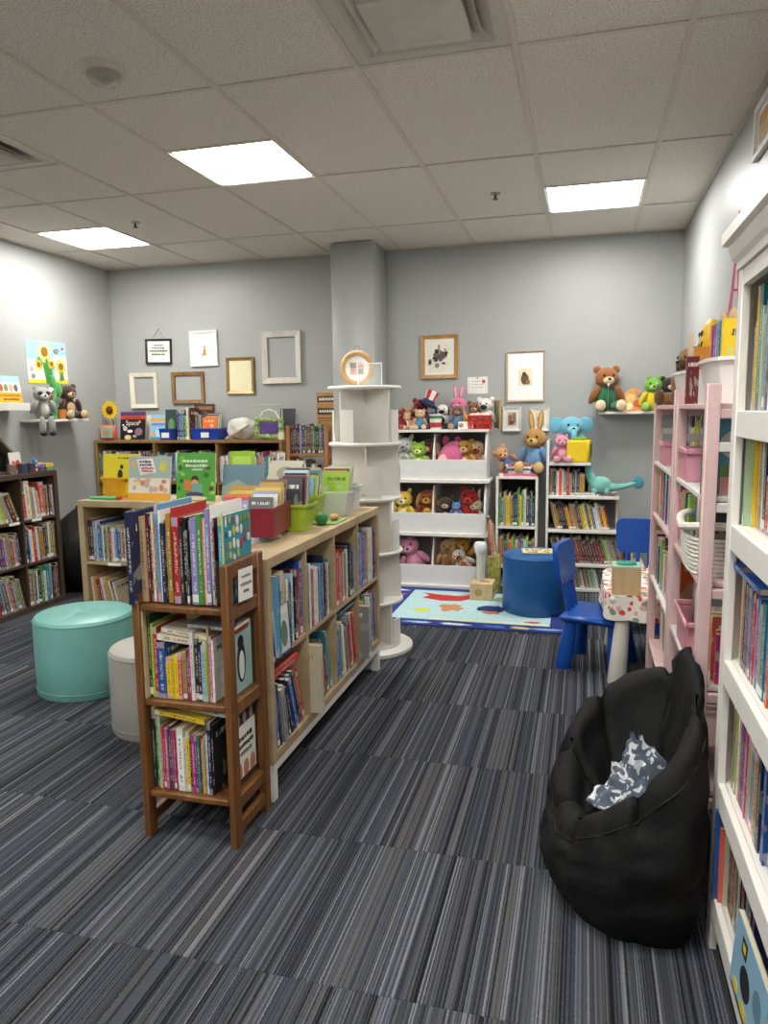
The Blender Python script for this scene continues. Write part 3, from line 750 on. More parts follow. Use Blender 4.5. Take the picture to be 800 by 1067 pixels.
# --- face-out printed covers
def printed(book, t, shapes, name='cover_print', front=True):
    mb = MB(); ms = []; e = .0004
    for s in shapes:
        k = s[0]; col = s[-1]
        if col not in ms: ms.append(col)
        mi = ms.index(col)
        if k == 'r':
            _, y0, z0, y1, z1, _c = s; mb.box((t, y0, z0), (t + e, y1, z1), mi)
        elif k == 'e':
            _, y, z, ry, rz_, _c = s; n = 18
            vs = [(t + e, y + ry * math.cos(2 * math.pi * i / n), z + rz_ * math.sin(2 * math.pi * i / n)) for i in range(n)]
            mb.add(vs + [(t, v[1], v[2]) for v in vs], [tuple(range(n))] + [(i, (i + 1) % n, n + (i + 1) % n, n + i) for i in range(n)], mi)
        elif k == 't':
            _, y, z, size, body, _c = s; vs, fs = text_geo(body, size)
            mb.add([(t + e, y + v[0], z + v[1]) for v in vs], fs, mi)
        elif k == 'p':
            _, pts, _c = s; n = len(pts)
            vs = [(t + e, p[0], p[1]) for p in pts] + [(t, p[0], p[1]) for p in pts]
            mb.add(vs, [tuple(range(n))] + [(i, (i + 1) % n, n + (i + 1) % n, n + i) for i in range(n)], mi)
        e += .00012
    return mb.build(name, [mat('print_' + c.strip('#'), c, .5, .04) for c in ms], book, ang=0)
def scribble(y0, y1, z, h, col, seed):
    rg = random.Random(seed); o = []; y = y0
    while y < y1 - .004:
        w = rg.uniform(.5, 1.6) * h; w = min(w, y1 - y); o.append(('r', y, z + rg.uniform(-.1, .1) * h, y + w, z + h * rg.uniform(.7, 1.0), col)); y += w + h * .35
    return o
def face_book(loc, face, tilt, t, w, h, color, label, shapes, group=None, roll=0):
    """front cover faces direction angle `face` (degrees, world); leans back by tilt degrees"""
    b = make_book(t, w, h, color, plain=True)
    # local +X (front) -> facing direction
    A = RZ(R(face)) @ Matrix.Rotation(R(-tilt), 4, 'Y') @ Matrix.Rotation(R(roll), 4, 'X')
    b.matrix_world = T(loc[0], loc[1], loc[2] + t * math.sin(R(tilt)) + .0008) @ A @ T(-t, -w / 2, 0)
    tag(b, label, 'book', group); NBOOK[0] += 1
    if shapes: printed(b, t, shapes)
    return b
# teal patterned book at the right end of the cart's top shelf: cover faces +X
tb = [('r', .0, 0, .012, .30, '#d8d27c')]
rg = random.Random(5)
for i in range(7):
    y = .03 + i * .026
    for k in range(7):
        if y > .12 and k < 4 and y < .19: continue
        tb.append(('e', y, .03 + k * .04 + rg.uniform(-.008, .008), rg.uniform(.004, .009), rg.uniform(.01, .018), rg.choice(['#e8e4d2', '#7d8d4a', '#c8b64a', '#a04a4a', '#1d5a70', '#dfe3df'])))
tb += [('r', .105, .02, .195, .14, '#6b5a32'), ('e', .15, .08, .03, .045, '#3f4a2a')]
face_book((-1.085, 2.165, .806), 0, 0, .012, .21, .295, lin('#2c8a9c'), 'teal floral picture book standing at the right end of the wooden rack top', tb)
face_book((-1.094, 2.185, .486), 0, 0, .01, .15, .235, lin('#9fc4bc'), 'pale teal bird cover book on the middle shelf of the rack', [('e', .07, .1, .032, .07, '#16171a'), ('e', .072, .09, .02, .05, '#e9e7e0'), ('e', .068, .17, .022, .024, '#16171a'), ('r', .01, .205, .13, .225, '#c04a3a')])
face_book((-1.094, 2.185, .166), 0, 0, .01, .16, .25, lin('#e4e0d6'), 'white biography cover book with portraits on the rack bottom shelf',
          [('r', .0, .205, .16, .25, '#2b2b2d')] + [('e', .03 + i * .05, .225, .014, .02, '#b7a696') for i in range(3)] + [('e', .03 + i * .05, .045, .02, .032, '#c08a64') for i in range(3)] + [('r', 0, 0, .16, .02, '#3a2c2c')]
          + scribble(.03, .13, .15, .018, '#2a2a2a', 3) + scribble(.03, .14, .125, .014, '#4a4a4a', 4) + scribble(.04, .13, .1, .012, '#777777', 5))
# notice on the cart side
nt_ = tag(MB().box((0, 0, 0), (.001, .105, .105)).build('paper_notice', LABELW, ang=0), 'white paper notice taped to the side of the wooden rack', 'notice')
nt_.matrix_world = T(-1.0535, 2.095, .815) @ Matrix.Rotation(R(-3), 4, 'X')
printed(nt_, .001, scribble(.02, .09, .075, .01, '#77777a', 8) + scribble(.015, .095, .05, .01, '#77777a', 9) + scribble(.035, .075, .026, .01, '#77777a', 10), 'handwriting')
MB().box((-.0005, .03, .085), (-.0001, .075, .1)).build('tape', LABELW, nt_)

# --- centre cube bookcase: row runs along +Y, spines to +X, near end is the landmark
CXF = -1.06
def ccell(c, r): x, z = cell_c[(c, r)]; return (CXF - .012, 2.335 + x + .002, z)
G = 'books in the light wood cube bookcase by the aisle'
U, Lw = 'upper row', 'lower row'
names = ['the rack end', 'the second divider', 'the third divider', 'the tower end']
crows = {
 (0, 1): [('grey', .012, .27, .2, 0, .0), ('sky blue', .012, .30, .24, 0, -.02), ('navy', .008, .305, .24, 0, -.02), ('cream', .02, .29, .2, 0, 0), ('cream', .012, .28, .2, 0, 0), ('purple', .01, .25, .2, 0, 0), ('black', .01, .23, .2, 0, 0), ('cream', .028, .30, .2, 0, 0), ('tan', .02, .27, .2, 0, 0), ('white', .018, .26, .2, 0, 0), ('olive', .012, .255, .2, 0, 0), ('navy', .016, .245, .19, 0, 0), ('pale blue', .02, .265, .19, 0, 0), ('maroon', .018, .285, .2, 0, .01), ('black', .02, .25, .2, 0, 0)],
 (1, 1): [('grey', .014, .265, .19, 0, 0), ('dark green', .01, .27, .19, 0, 0), ('white', .018, .265, .2, 0, 0), ('grey', .01, .25, .2, 0, 0), ('red', .014, .235, .18, 0, 0), ('coral', .008, .24, .19, 0, 0), ('white', .02, .25, .19, 0, 0), ('cream', .016, .235, .19, 0, 0), ('white', .012, .245, .19, 0, 0), ('black', .012, .23, .19, 0, 0), ('sky blue', .02, .245, .19, 0, 0), ('blue', .02, .235, .19, 0, 0), ('teal', .012, .24, .18, 0, 0)],
 (2, 1): [('orange', .016, .225, .19, 0, 0), ('red', .03, .25, .2, 0, 0), ('red', .016, .26, .2, 0, 0), ('coral', .012, .235, .18, 0, 0), ('orange', .02, .245, .19, 0, 0), ('maroon', .012, .25, .19, 0, 0), ('white', .016, .24, .19, 0, 0), ('black', .016, .25, .2, 0, 0), ('tan', .018, .235, .19, 0, 0), ('cream', .02, .24, .19, 0, 0)],
 (3, 1): [('blue', .03, .295, .21, 0, 0), ('lavender', .03, .28, .2, 0, 0), ('blue', .02, .29, .2, 0, 0), ('navy', .016, .28, .2, 0, 0), ('lavender', .02, .26, .2, 0, 0), ('brown', .016, .27, .2, 0, 0), ('coral', .012, .27, .2, 0, 0), ('tan', .016, .25, .2, 0, 0)],
 (0, 0): [('blue', .02, .25, .2, 5, 0), ('navy', .012, .25, .2, 7, 0), ('grey', .03, .22, .18, 10, -.01), ('white', .012, .23, .18, 12, 0), ('charcoal', .014, .22, .18, 14, 0), ('black', .02, .21, .18, 16, 0), ('navy', .014, .24, .2, 18, .01)],
 (1, 0): [('cream', .03, .29, .24, 2, -.05), ('white', .02, .25, .2, 5, 0), ('maroon', .012, .23, .19, 8, 0), ('charcoal', .016, .225, .18, 10, 0), ('brown', .02, .21, .18, 12, 0), ('lime', .016, .19, .17, 14, 0), ('olive', .022, .18, .17, 15, 0)],
 (2, 0): [('blue', .03, .27, .2, 4, 0), ('sky blue', .014, .265, .2, 6, 0), ('olive', .016, .255, .2, 7, 0), ('cream', .018, .27, .2, 8, 0), ('white', .02, .25, .2, 9, 0), ('black', .018, .24, .2, 10, 0), ('tan', .014, .235, .2, 10, 0)],
 (3, 0): [('grey', .05, .27, .24, 0, -.05), ('yellow', .02, .28, .2, 3, 0), ('teal', .016, .29, .2, 4, 0), ('brown', .012, .3, .2, 5, 0), ('white', .02, .29, .2, 5, -.02), ('teal', .014, .3, .22, 5, -.02)],
}
for (c, r), sp in crows.items():
    st = list(ccell(c, r)); st[0] += .006
    row(st, R(90), sp, ['rack end panel', 'first divider', 'second divider', 'third divider'][c], (U if r else Lw) + ' of aisle cube bookcase', G, .331, fill=['cream', 'white', 'grey', 'navy', 'red', 'tan', 'blue', 'black', 'teal', 'maroon'], seed=c * 2 + r)
flat_book('red', .02, .2, .26, (CXF - .02, 2.335 + .19, .525 - .145 - .0 + .062), R(90), 'red book lying flat on leaning books by the rack end', G)
flat_book('coral', .012, .2, .25, (CXF - .025, 2.335 + .19, .525 - .145 + .083), R(90), 'coral book lying on top of the flat red book', G)
flat_book('teal', .018, .19, .3, (CXF - .02, 2.335 + .955, .474), R(90), 'teal book lying flat on books in lower aisle cube', G)
# framed-looking picture board face-out in the first upper cell
face_book((CXF + .004, 2.335 + .115, .16 + .36), 0, 3, .01, .16, .2, lin('#2a3c8c'), 'blue edged picture board facing out of the first aisle cube', [('r', .012, .012, .148, .188, '#cfd8cf'), ('r', .02, .02, .07, .15, '#8aa8a0'), ('e', .1, .08, .03, .05, '#5f7f6a'), ('r', .02, .155, .14, .175, '#e8e4d8')])

# --- back cube bookcase: left column only shows
def bcell(c, r): x, z = cell_b[(c, r)]; return (-2.94 + x + .002, 3.78 + .03, z)
G = 'books in the cube bookcase behind the pouf'
row(bcell(0, 1), 0, [('maroon', .014, .25, .2, 0, 0), ('navy', .018, .255, .22, 0, 0), ('grey', .02, .245, .22, 0, 0), ('pale blue', .012, .24, .22, 0, 0), ('blue', .02, .245, .25, 0, 0), ('teal', .012, .225, .24, 0, 0), ('white', .008, .22, .22, 0, 0), ('dark green', .014, .21, .2, 0, 0), ('tan', .016, .215, .2, 0, 0), ('charcoal', .012, .21, .22, 0, 0), ('coral', .012, .205, .2, 0, 0), ('white', .014, .215, .24, 0, 0), ('sky blue', .014, .205, .2, 0, 0), ('purple', .01, .2, .2, 0, 0), ('blue', .018, .205, .2, 0, 0), ('tan', .014, .21, .2, 0, 0), ('maroon', .012, .2, .2, 0, 0), ('cream', .012, .205, .2, 0, 0), ('charcoal', .012, .2, .2, 0, 0)], 'left side', 'upper cell behind the teal pouf', G, .331, far=True)
row(bcell(0, 0), 0, [('cream', .012, .25, .2, 4, 0), ('mustard', .01, .25, .2, 5, 0), ('orange', .01, .245, .2, 6, 0), ('charcoal', .014, .24, .2, 7, 0), ('red', .014, .245, .2, 9, 0), ('white', .012, .25, .2, 10, 0), ('tan', .022, .245, .2, 12, 0), ('mustard', .016, .24, .2, 12, 0), ('white', .01, .235, .2, 13, 0), ('navy', .014, .235, .2, 13, 0), ('cream', .01, .23, .2, 13, 0)], 'left side', 'lower cell behind the teal pouf', G, .331, far=True)
row(bcell(1, 1), 0, rnd_specs(16, ['charcoal', 'navy', 'teal', 'white', 'maroon', 'grey'], (.012, .022), (.2, .26), (.18, .22), seed=31, maxlen=.31), 'left divider', 'upper cell behind the wooden rack', G, .331, far=True)

# --- left dark cube bookcase: row along +Y
def lcell(c, r): x, z = cell_l[(c, r)]; return (-3.86 - .012, 3.645 + x + .002, z)
G = 'books in the dark brown cube bookcase'
lev = ['bottom', 'middle', 'top']; bay = ['hidden', 'nearer', 'far']
lrows = {
 (2, 2): [('red', .026, .21, .18, 3, 0), ('cream', .05, .275, .2, 4, 0), ('tan', .014, .245, .19, 5, 0), ('grey', .016, .235, .19, 5, 0), ('white', .018, .225, .19, 6, 0), ('tan', .016, .22, .19, 6, 0), ('cream', .012, .2, .18, 6, 0), ('coral', .05, .255, .19, 2, 0)],
 (2, 1): [('navy', .024, .275, .2, 0, 0), ('blue', .016, .26, .2, 2, 0), ('cream', .03, .24, .19, 3, 0), ('red', .03, .265, .2, 3, 0), ('white', .028, .25, .2, 3, 0), ('maroon', .012, .245, .2, 3, 0), ('mustard', .038, .245, .2, 3, 0), ('navy', .02, .26, .2, 2, 0), ('charcoal', .022, .265, .2, 2, 0), ('cream', .016, .27, .2, 0, 0), ('olive', .026, .275, .2, 0, 0)],
 (2, 0): [('bronze', .045, .265, .2, 0, 0), ('grey', .02, .25, .2, 0, 0), ('charcoal', .018, .24, .2, 0, 0), ('white', .014, .245, .2, 0, 0), ('black', .03, .25, .2, 0, 0), ('green', .03, .27, .2, 0, 0), ('white', .026, .23, .19, 0, 0), ('teal', .034, .265, .2, 0, 0), ('sky blue', .02, .26, .2, 0, 0)],
 (1, 2): [('red', .024, .2, .18, 18, 0), ('tan', .012, .21, .18, 20, 0), ('grey', .02, .22, .18, 21, 0), ('cream', .022, .225, .19, 22, 0), ('lime', .026, .23, .19, 22, 0), ('tan', .02, .24, .19, 22, 0), ('olive', .014, .235, .19, 22, 0)],
 (1, 1): [('mustard', .026, .235, .2, 0, 0), ('olive', .022, .245, .2, 0, 0), ('grey', .016, .24, .2, 2, 0), ('navy', .03, .25, .2, 2, 0), ('purple', .02, .25, .2, 3, 0), ('maroon', .022, .24, .2, 3, 0), ('lavender', .02, .225, .2, 4, 0), ('tan', .03, .245, .2, 3, 0), ('brown', .026, .21, .19, 4, 0), ('pink', .016, .2, .19, 5, 0)],
 (1, 0): [('white', .024, .225, .2, 5, 0), ('red', .03, .225, .2, 6, 0), ('maroon', .02, .23, .2, 8, 0), ('sky blue', .016, .265, .2, 9, 0), ('brown', .03, .25, .2, 10, 0), ('grey', .024, .265, .2, 11, 0), ('coral', .014, .25, .2, 12, 0), ('charcoal', .016, .255, .2, 12, 0)],
}
for (c, r), sp in lrows.items():
    row(lcell(c, r), R(90), sp, 'left divider', f'{lev[r]} {bay[c]} cell of dark bookcase', G, .331, fill=['cream', 'grey', 'brown', 'olive', 'navy', 'maroon'], seed=c + 7 * r, far=(c == 1 or r < 2))
for (c, r) in ((1, 2), (2, 2)):
    x, z = cell_l[(c, r)]
    o = MB().box((0, .0, 0), (.1, .002, .02)).build('shelf_label', LABELW, LEFTU, ang=0); o.location = (x + .2 - (.13 if c == 2 else 0), -.003, z - .018)
o = MB().box((0, .0, 0), (.09, .002, .018)).build('shelf_label', LABELW, BACKU, ang=0); o.location = (cell_b[(0, 1)][0] + .15, -.003, cell_b[(0, 1)][1] - .018)
o = MB().box((0, .0, 0), (.09, .002, .03)).build('shelf_label', mat('label_grey', '#9a9a98', .4), CENTER, ang=0); o.location = (.93, -.003, .147)

# --- tall white bookcase: viewer's left is the far end; row runs along -Y, spines to -X
WX = .347 + .03; WY = 1.98 - .051
G = 'books in the tall white bookcase'
wr = {
 1.405: [('black', .008, .2, .16, 0, 0), ('cream', .007, .19, .16, 0, 0), ('tan', .008, .2, .16, 0, 0), ('yellow', .018, .275, .2, 0, .0), ('mustard', .01, .27, .2, 0, 0), ('teal', .026, .285, .21, 0, 0), ('pale green', .012, .23, .18, 0, 0), ('tan', .014, .21, .17, 0, .002), ('sky blue', .024, .24, .18, 0, .002), ('grey', .014, .25, .18, 0, 0), ('navy', .02, .26, .19, 0, 0), ('white', .012, .25, .19, 0, 0), ('blue', .026, .27, .19, 0, 0), ('red', .02, .25, .19, 0, 0), ('dark green', .03, .26, .2, 0, 0)],
 1.13: [('pale green', .012, .24, .2, 0, -.005), ('yellow', .012, .24, .19, 0, .012), ('mustard', .008, .24, .19, 0, .02), ('cream', .009, .22, .18, 0, .02), ('brown', .008, .235, .18, 0, .02), ('tan', .01, .225, .18, 0, .02), ('white', .016, .2, .18, 3, .02), ('navy', .022, .23, .18, 3, .02), ('red', .03, .13, .14, 0, .02), ('lavender', .02, .23, .18, 0, .02), ('charcoal', .02, .22, .18, 0, .02), ('maroon', .026, .23, .18, 0, .02), ('blue', .02, .24, .19, 0, .02), ('cream', .03, .22, .19, 0, .02), ('teal', .03, .23, .19, 0, .02)],
 .79: [('cream', .006, .235, .18, 0, .01), ('coral', .02, .225, .18, 0, .002), ('cream', .01, .21, .17, 0, .0), ('olive', .01, .215, .17, 0, 0), ('brown', .012, .22, .17, 0, 0), ('tan', .008, .19, .17, 0, .002), ('purple', .012, .215, .17, 0, 0), ('charcoal', .014, .21, .17, 0, 0), ('black', .014, .21, .17, 0, 0), ('lavender', .013, .215, .17, 0, 0), ('charcoal', .014, .21, .17, 0, 0), ('purple', .012, .205, .17, 0, 0), ('red', .016, .215, .17, 0, 0), ('pink', .014, .205, .17, 0, .002), ('blue', .03, .21, .18, 0, .002), ('tan', .024, .2, .18, 0, 0), ('teal', .03, .21, .18, 0, 0)],
 .465: [('brown', .008, .24, .17, 0, .01), ('tan', .012, .235, .17, 0, 0), ('mustard', .012, .23, .17, 0, .002), ('teal', .008, .22, .16, 0, 0), ('lime', .012, .225, .16, 0, 0), ('cream', .014, .22, .17, 0, .002), ('white', .012, .215, .17, 0, 0), ('coral', .012, .21, .16, 0, .002), ('purple', .022, .2, .16, 0, .002), ('navy', .016, .205, .16, 0, .002), ('pink', .02, .215, .16, 0, .002), ('magenta', .012, .21, .16, 0, 0), ('grey', .022, .2, .16, 0, .002), ('yellow', .014, .21, .16, 0, .002), ('sky blue', .028, .21, .17, 0, .002), ('orange', .024, .2, .17, 0, .002), ('olive', .024, .21, .17, 0, 0), ('navy', .024, .21, .17, 0, 0)],
 .155: [('blue', .016, .24, .18, 0, -.03), ('coral', .012, .205, .16, 0, -.02), ('cream', .01, .2, .16, 0, -.01), ('black', .022, .185, .15, 0, 0), ('charcoal', .018, .18, .15, 0, 0), ('orange', .01, .175, .14, 0, 0), ('dark green', .016, .17, .14, 0, 0), ('bronze', .024, .18, .15, 0, 0), ('charcoal', .02, .165, .14, 0, 0), ('cream', .014, .165, .14, 0, 0), ('navy', .014, .17, .14, 0, 0)],
}
for z, sp in wr.items():
    i = [1.405, 1.13, .79, .465, .155].index(z)
    row((WX, WY, z), R(-90), sp, 'the far panel', ['top', 'second', 'third', 'fourth', 'lowest'][i] + ' shelf of white bookcase', G, {1.405: .36, 1.13: .41, .79: .48, .465: .55, .155: .3}[z], fill=['grey', 'tan', 'blue', 'maroon', 'cream', 'teal', 'charcoal', 'orange', 'purple'], seed=int(z * 100))
flat_book('blue', .014, .18, .3, (.36, 1.80, 1.024), R(-90), 'blue edged book lying flat over spines in the white bookcase', G)
face_book((.34, 1.50, .1565), 181, 4, .012, .26, .17, lin('#7da3b8'), 'pale blue comic cover facing out on the lowest white shelf', [('e', .11, .075, .04, .032, '#1b1b1d'), ('e', .2, .1, .03, .03, '#5a7a8c'), ('r', .06, .115, .1, .15, '#222222'), ('r', .068, .124, .092, .141, '#d9c23a'), ('e', .05, .025, .025, .012, '#c9b23a'), ('e', .12, .022, .03, .012, '#c9b23a')] + scribble(.02, .15, .008, .005, '#333333', 3))

# --- distant books: one mesh (past the countable limit), coloured per face
mix = ['red', 'maroon', 'navy', 'charcoal', 'black', 'white', 'cream', 'grey', 'tan', 'blue', 'brown', 'teal', 'purple', 'orange', 'lavender', 'green', 'pink']
for i, (a, b) in enumerate(((.03, .585), (.615, 1.195), (1.225, 1.79))):
    FAR.row((-4.27 + a, 5.80, .831), 0, 60, mix, (.008, .018), (.2, .27), (.14, .2), seed=60 + i, maxlen=b - a)
    FAR.row((-4.27 + a, 5.80, .461), 0, 60, mix, (.008, .02), (.2, .28), (.14, .2), seed=70 + i, maxlen=b - a)
# narrow white shelf, two rows
FAR.row((-.643, 5.87, .501), 0, 30, ['navy', 'blue', 'white', 'charcoal', 'tan', 'cream', 'green', 'grey', 'lime', 'yellow', 'teal', 'bronze'], (.01, .024), (.22, .3), (.15, .2), seed=81, maxlen=.285)
FAR.row((-.643, 5.87, .181), 0, 30, ['orange', 'coral', 'tan', 'white', 'green', 'purple', 'teal', 'lime', 'grey', 'brown'], (.01, .02), (.19, .26), (.15, .2), seed=82, maxlen=.285)
# stepped shelf
FAR.row((-.25, 5.84, .756), 0, 30, ['coral', 'dark green', 'charcoal', 'white', 'mustard', 'red', 'tan', 'grey', 'navy', 'white'], (.012, .026), (.16, .21), (.15, .2), seed=83, maxlen=.28)
FAR.row((-.25, 5.84, .491), 0, 40, ['tan', 'grey', 'charcoal', 'cream', 'white', 'blue', 'red', 'mustard', 'maroon', 'black', 'yellow'], (.012, .022), (.17, .215), (.15, .2), a=13, seed=84, maxlen=.46)
FAR.row((-.25, 5.84, .226), 0, 40, ['white', 'red', 'maroon', 'grey', 'tan', 'brown', 'green', 'cream', 'charcoal', 'lime'], (.012, .022), (.17, .215), (.15, .2), a=17, seed=85, maxlen=.58)
FAR.row((-.25, 5.84, .031), 0, 40, ['charcoal', 'white', 'dark green', 'grey', 'pale green', 'tan', 'maroon'], (.01, .02), (.14, .16), (.13, .18), a=12, seed=86, maxlen=.66)
# orange-brown rack
FAR.row((-2.305, 5.63, 1.086), 0, 30, ['maroon', 'black', 'green', 'charcoal', 'dark green', 'purple', 'lavender', 'navy'], (.01, .02), (.2, .24), (.1, .11), seed=87, maxlen=.29)
FAR.row((-2.305, 5.63, .681), 0, 30, ['white', 'cream', 'tan', 'charcoal', 'navy'], (.015, .03), (.28, .36), (.1, .11), a=3, seed=88, maxlen=.25)

# ------------------------------------------------------------------ poufs, bean bags, kids furniture
def pouf(label, x, y, r, h, m, dark, seams=True, name='round_pouf', tuft=True, z0=0):
    t = thing(name, label, 'pouf', (x, y, z0))
    MB().lathe([(r * .97, 0), (r, .012), (r * 1.005, h * .5), (r, h - .03), (r * .985, h - .012), (r * .95, h - .003)], 64).build('side', m, t)
    mb = MB(); n = 64; vs = []; fs = []; K = 14
    for k in range(K + 1):
        q = k / K
        for i in range(n):
            a = 2 * math.pi * i / n; rr = r * .955 * (1 - q)
            z = h - .003 + .012 * math.sin(min(1, q * 3) * math.pi / 2)
            if tuft:
                cr = max(0, math.cos(2.5 * a + .6)) ** 14; z -= .02 * cr * q * (1 - .0 * q) + .016 * max(0, q - .75) * 4 * .7
            vs.append((rr * math.cos(a), rr * math.sin(a), z))
    for k in range(K):
        for i in range(n):
            i2 = (i + 1) % n; fs.append((k * n + i, k * n + i2, (k + 1) * n + i2, (k + 1) * n + i))
    mb.add(vs, fs).build('seat_top', m, t, ang=60)
    tor = [((r * .992) * math.cos(2 * math.pi * i / 64), (r * .992) * math.sin(2 * math.pi * i / 64), h - .02) for i in range(64)]
    MB().tube(tor, .004, 6, closed=True).build('piping', dark, t)
    MB().tube([(v[0] * 1.012, v[1] * 1.012, .035) for v in tor], .003, 6, closed=True).build('bottom_piping', dark, t)
    return t
pouf('large teal vinyl drum pouf on the carpet', -2.50, 3.21, .248, .40, mat('teal_vinyl', '#76b0a6', .35, .05, 8, .1, 60), mat('teal_piping', '#5f9c92', .4))
pouf('smaller grey drum pouf partly behind the wooden rack', -1.86, 2.86, .205, .38, mat('grey_vinyl', '#a3a098', .45, .04, 8, .1, 60), mat('grey_piping', '#8b8880', .5), tuft=False)
BLUEV = mat('blue_vinyl', '#1d5c9a', .38, .05, 10, .05, 60)
bp_ = pouf('blue round soft play seat standing on the rug', -.312, 5.20, .226, .41, BLUEV, mat('blue_piping', '#174b80', .4), tuft=False, z0=.0112)
face_map = [('r', 0, 0, .26, .17, '#d8cf9a')]
rg = random.Random(3)
for i in range(40): face_map.append(('e', rg.uniform(.015, .245), rg.uniform(.012, .158), rg.uniform(.004, .014), rg.uniform(.004, .01), rg.choice(['#8a5a3a', '#c79a4a', '#6f7f4a', '#b04a3a', '#e9e2c0', '#7a6a52'])))
pb = make_book(.008, .26, .17, lin('#d8cf9a'), plain=True, name='picture_book')
pb.matrix_world = T(-.26, 5.08, .4335) @ RZ(R(8)) @ Matrix(((0, 1, 0, -.13), (0, 0, 1, 0), (1, 0, 0, 0), (0, 0, 0, 1)))
tag(pb, 'open looking map style picture book lying on the blue round seat', 'book'); printed(pb, .008, face_map)

# black bean bag chair
BBM = mat('black_bag_fabric', '#0b0b0c', .7, .25, 14, .5, 260, spec=.3)
def bean_bag():
    t = thing('bean_bag_chair', 'black quilted bean bag chair beside the tall white bookcase', 'bean bag', (.175, 2.22, 0))
    NA, n = 120, 40
    def shape(th, s):
        cs, sn = math.cos(th), math.sin(th)
        rx = .17 if cs > 0 else .265; ry = .42 if sn > 0 else .36
        e = 2.0 if cs < 0 else 4.0
        rr = 1.0 / ((abs(cs) / rx) ** e + (abs(sn) / ry) ** e) ** (1 / e)
        back = ((1 + math.cos(th + .15)) / 2) ** 1.5
        H = .22 + .54 * back + .2 * max(0, sn) * (1 - back) - .05 * max(0, -sn) * (1 - back)
        tk = .09 if cs < .5 else .06
        tk = min(tk, rr * .45)
        R1 = rr * .93
        if s < .12:   # underside
            q = s / .12; r, z = rr * .9 * q, .0
        elif s < .56:  # outer wall
            q = (s - .12) / .44
            r = rr * (.9 + .17 * math.sin(q * math.pi * .85)); r = r + (R1 - rr * (.9 + .17 * math.sin(math.pi * .85))) * q
            z = H * .9 * (q ** 1.1)
        elif s < .72:  # rim roll
            q = (s - .56) / .16; a = math.pi * q
            r = R1 - tk * (1 - math.cos(a)) / 2; z = H * .9 + .055 * math.sin(a) - .01 * q
        else:  # inner hollow
            q = min(1.0, (s - .72) / .28)
            r = (R1 - tk) * (1 - q) ** .8; zt = H * .9 - .01; zb = .2 + .02 * cs
            z = zb + (zt - zb) * (1 - q) ** 2.0
        # quilting seams (radial) and wrinkles
        if s > .12:
            k = 9; ph = (th / (2 * math.pi) * k + .3) % 1.0; sd = min(ph, 1 - ph)
            groove = math.exp(-(sd / .07) ** 2); amp = .026 if s > .5 else .01
            if s < .95: r -= amp * groove * (1 if s < .63 else -.6)
            if .5 < s < .75: z -= .026 * groove
            for zz in (.33, .62):
                hz = abs(z / max(H, .01) - zz)
                if s < .56: r -= .006 * math.exp(-(hz / .03) ** 2)
        p = Vector((r * cs, r * sn, z))
        if s > .1:
            w = noise.noise(Vector((p.x * 9, p.y * 9, p.z * 13 + 3))) * .016 + noise.noise(Vector((p.x * 24 + p.z * 9, p.y * 24, p.z * 30))) * .008 + abs(noise.noise(Vector((p.x * 14, p.y * 14 + p.z * 10, p.z * 16 + 9)))) * -.012
            p += Vector((cs, sn, .3)) * w * (1 if .16 < s < .95 else .3)
            p.x = min(p.x, .17 if p.y < -.07 else .138)
        p.z = max(p.z, 0.0)
        return p
    vs = []; fs = []
    for j in range(n + 1):
        for i in range(NA): vs.append(shape(2 * math.pi * i / NA, j / n))
    for j in range(n):
        for i in range(NA):
            i2 = (i + 1) % NA; fs.append((j * NA + i, j * NA + i2, (j + 1) * NA + i2, (j + 1) * NA + i))
    MB().add(vs, fs).build('bag_body', BBM, t, ang=80)
    # seam piping round the rim
    rim = [shape(2 * math.pi * i / 96, .555) + Vector((math.cos(2 * math.pi * i / 96), math.sin(2 * math.pi * i / 96), 0)) * .001 for i in range(96)]
    MB().tube(rim, .0025, 6, closed=True).build('rim_seam', mat('bag_seam', '#0c0c0d', .7), t)
    
bean_bag()
# folded blue-grey cloth in the bag
def cloth_mat():
    m = bpy.data.materials.new('blue_grey_print_cloth'); nt, N, L, b = nodes_of(m); b.inputs['Roughness'].default_value = .9
    tc = N.new('ShaderNodeTexCoord'); v = N.new('ShaderNodeTexNoise'); v.inputs['Scale'].default_value = 26; v.inputs['Detail'].default_value = 0; v.inputs['Distortion'].default_value = 1.5
    L.new(tc.outputs['Object'], v.inputs['Vector'])
    L.new(mixc(N, L, mnode(N, L, 'GREATER_THAN', v.outputs['Fac'], .58), lin('#5a6370') + (1,), lin('#d9dbdd') + (1,)), b.inputs['Base Color'])
    return m
def cloth():
    vs = []; fs = []; n = 40
    for j in range(n + 1):
        for i in range(n + 1):
            u, v = i / n - .5, j / n - .5
            z = .018 * math.sin(u * 21 + 5 * v + 2 * noise.noise(Vector((u * 4, v * 4, 3)))) + .03 * noise.noise(Vector((u * 5, v * 5, 1))) + .014 * noise.noise(Vector((u * 14, v * 14, 5))) + .1 * max(0, v + .1) ** 1.2 - .05 * (abs(u) * 2) ** 2
            vs.append((u * .17 * (1.1 - .5 * v), v * .22, z))
    for j in range(n):
        for i in range(n): a = j * (n + 1) + i; fs.append((a, a + 1, a + n + 2, a + n + 1))
    o = MB().add(vs, fs).build('folded_blanket', cloth_mat(), ang=80)
    o.matrix_world = T(.15, 2.15, .33) @ RZ(R(-50)) @ Matrix.Rotation(R(38), 4, 'X')
    sm = o.modifiers.new('thick', 'SOLIDIFY'); sm.thickness = .012
    tag(o, 'blue grey and white patterned cloth crumpled in the bean bag', 'blanket')
cloth()
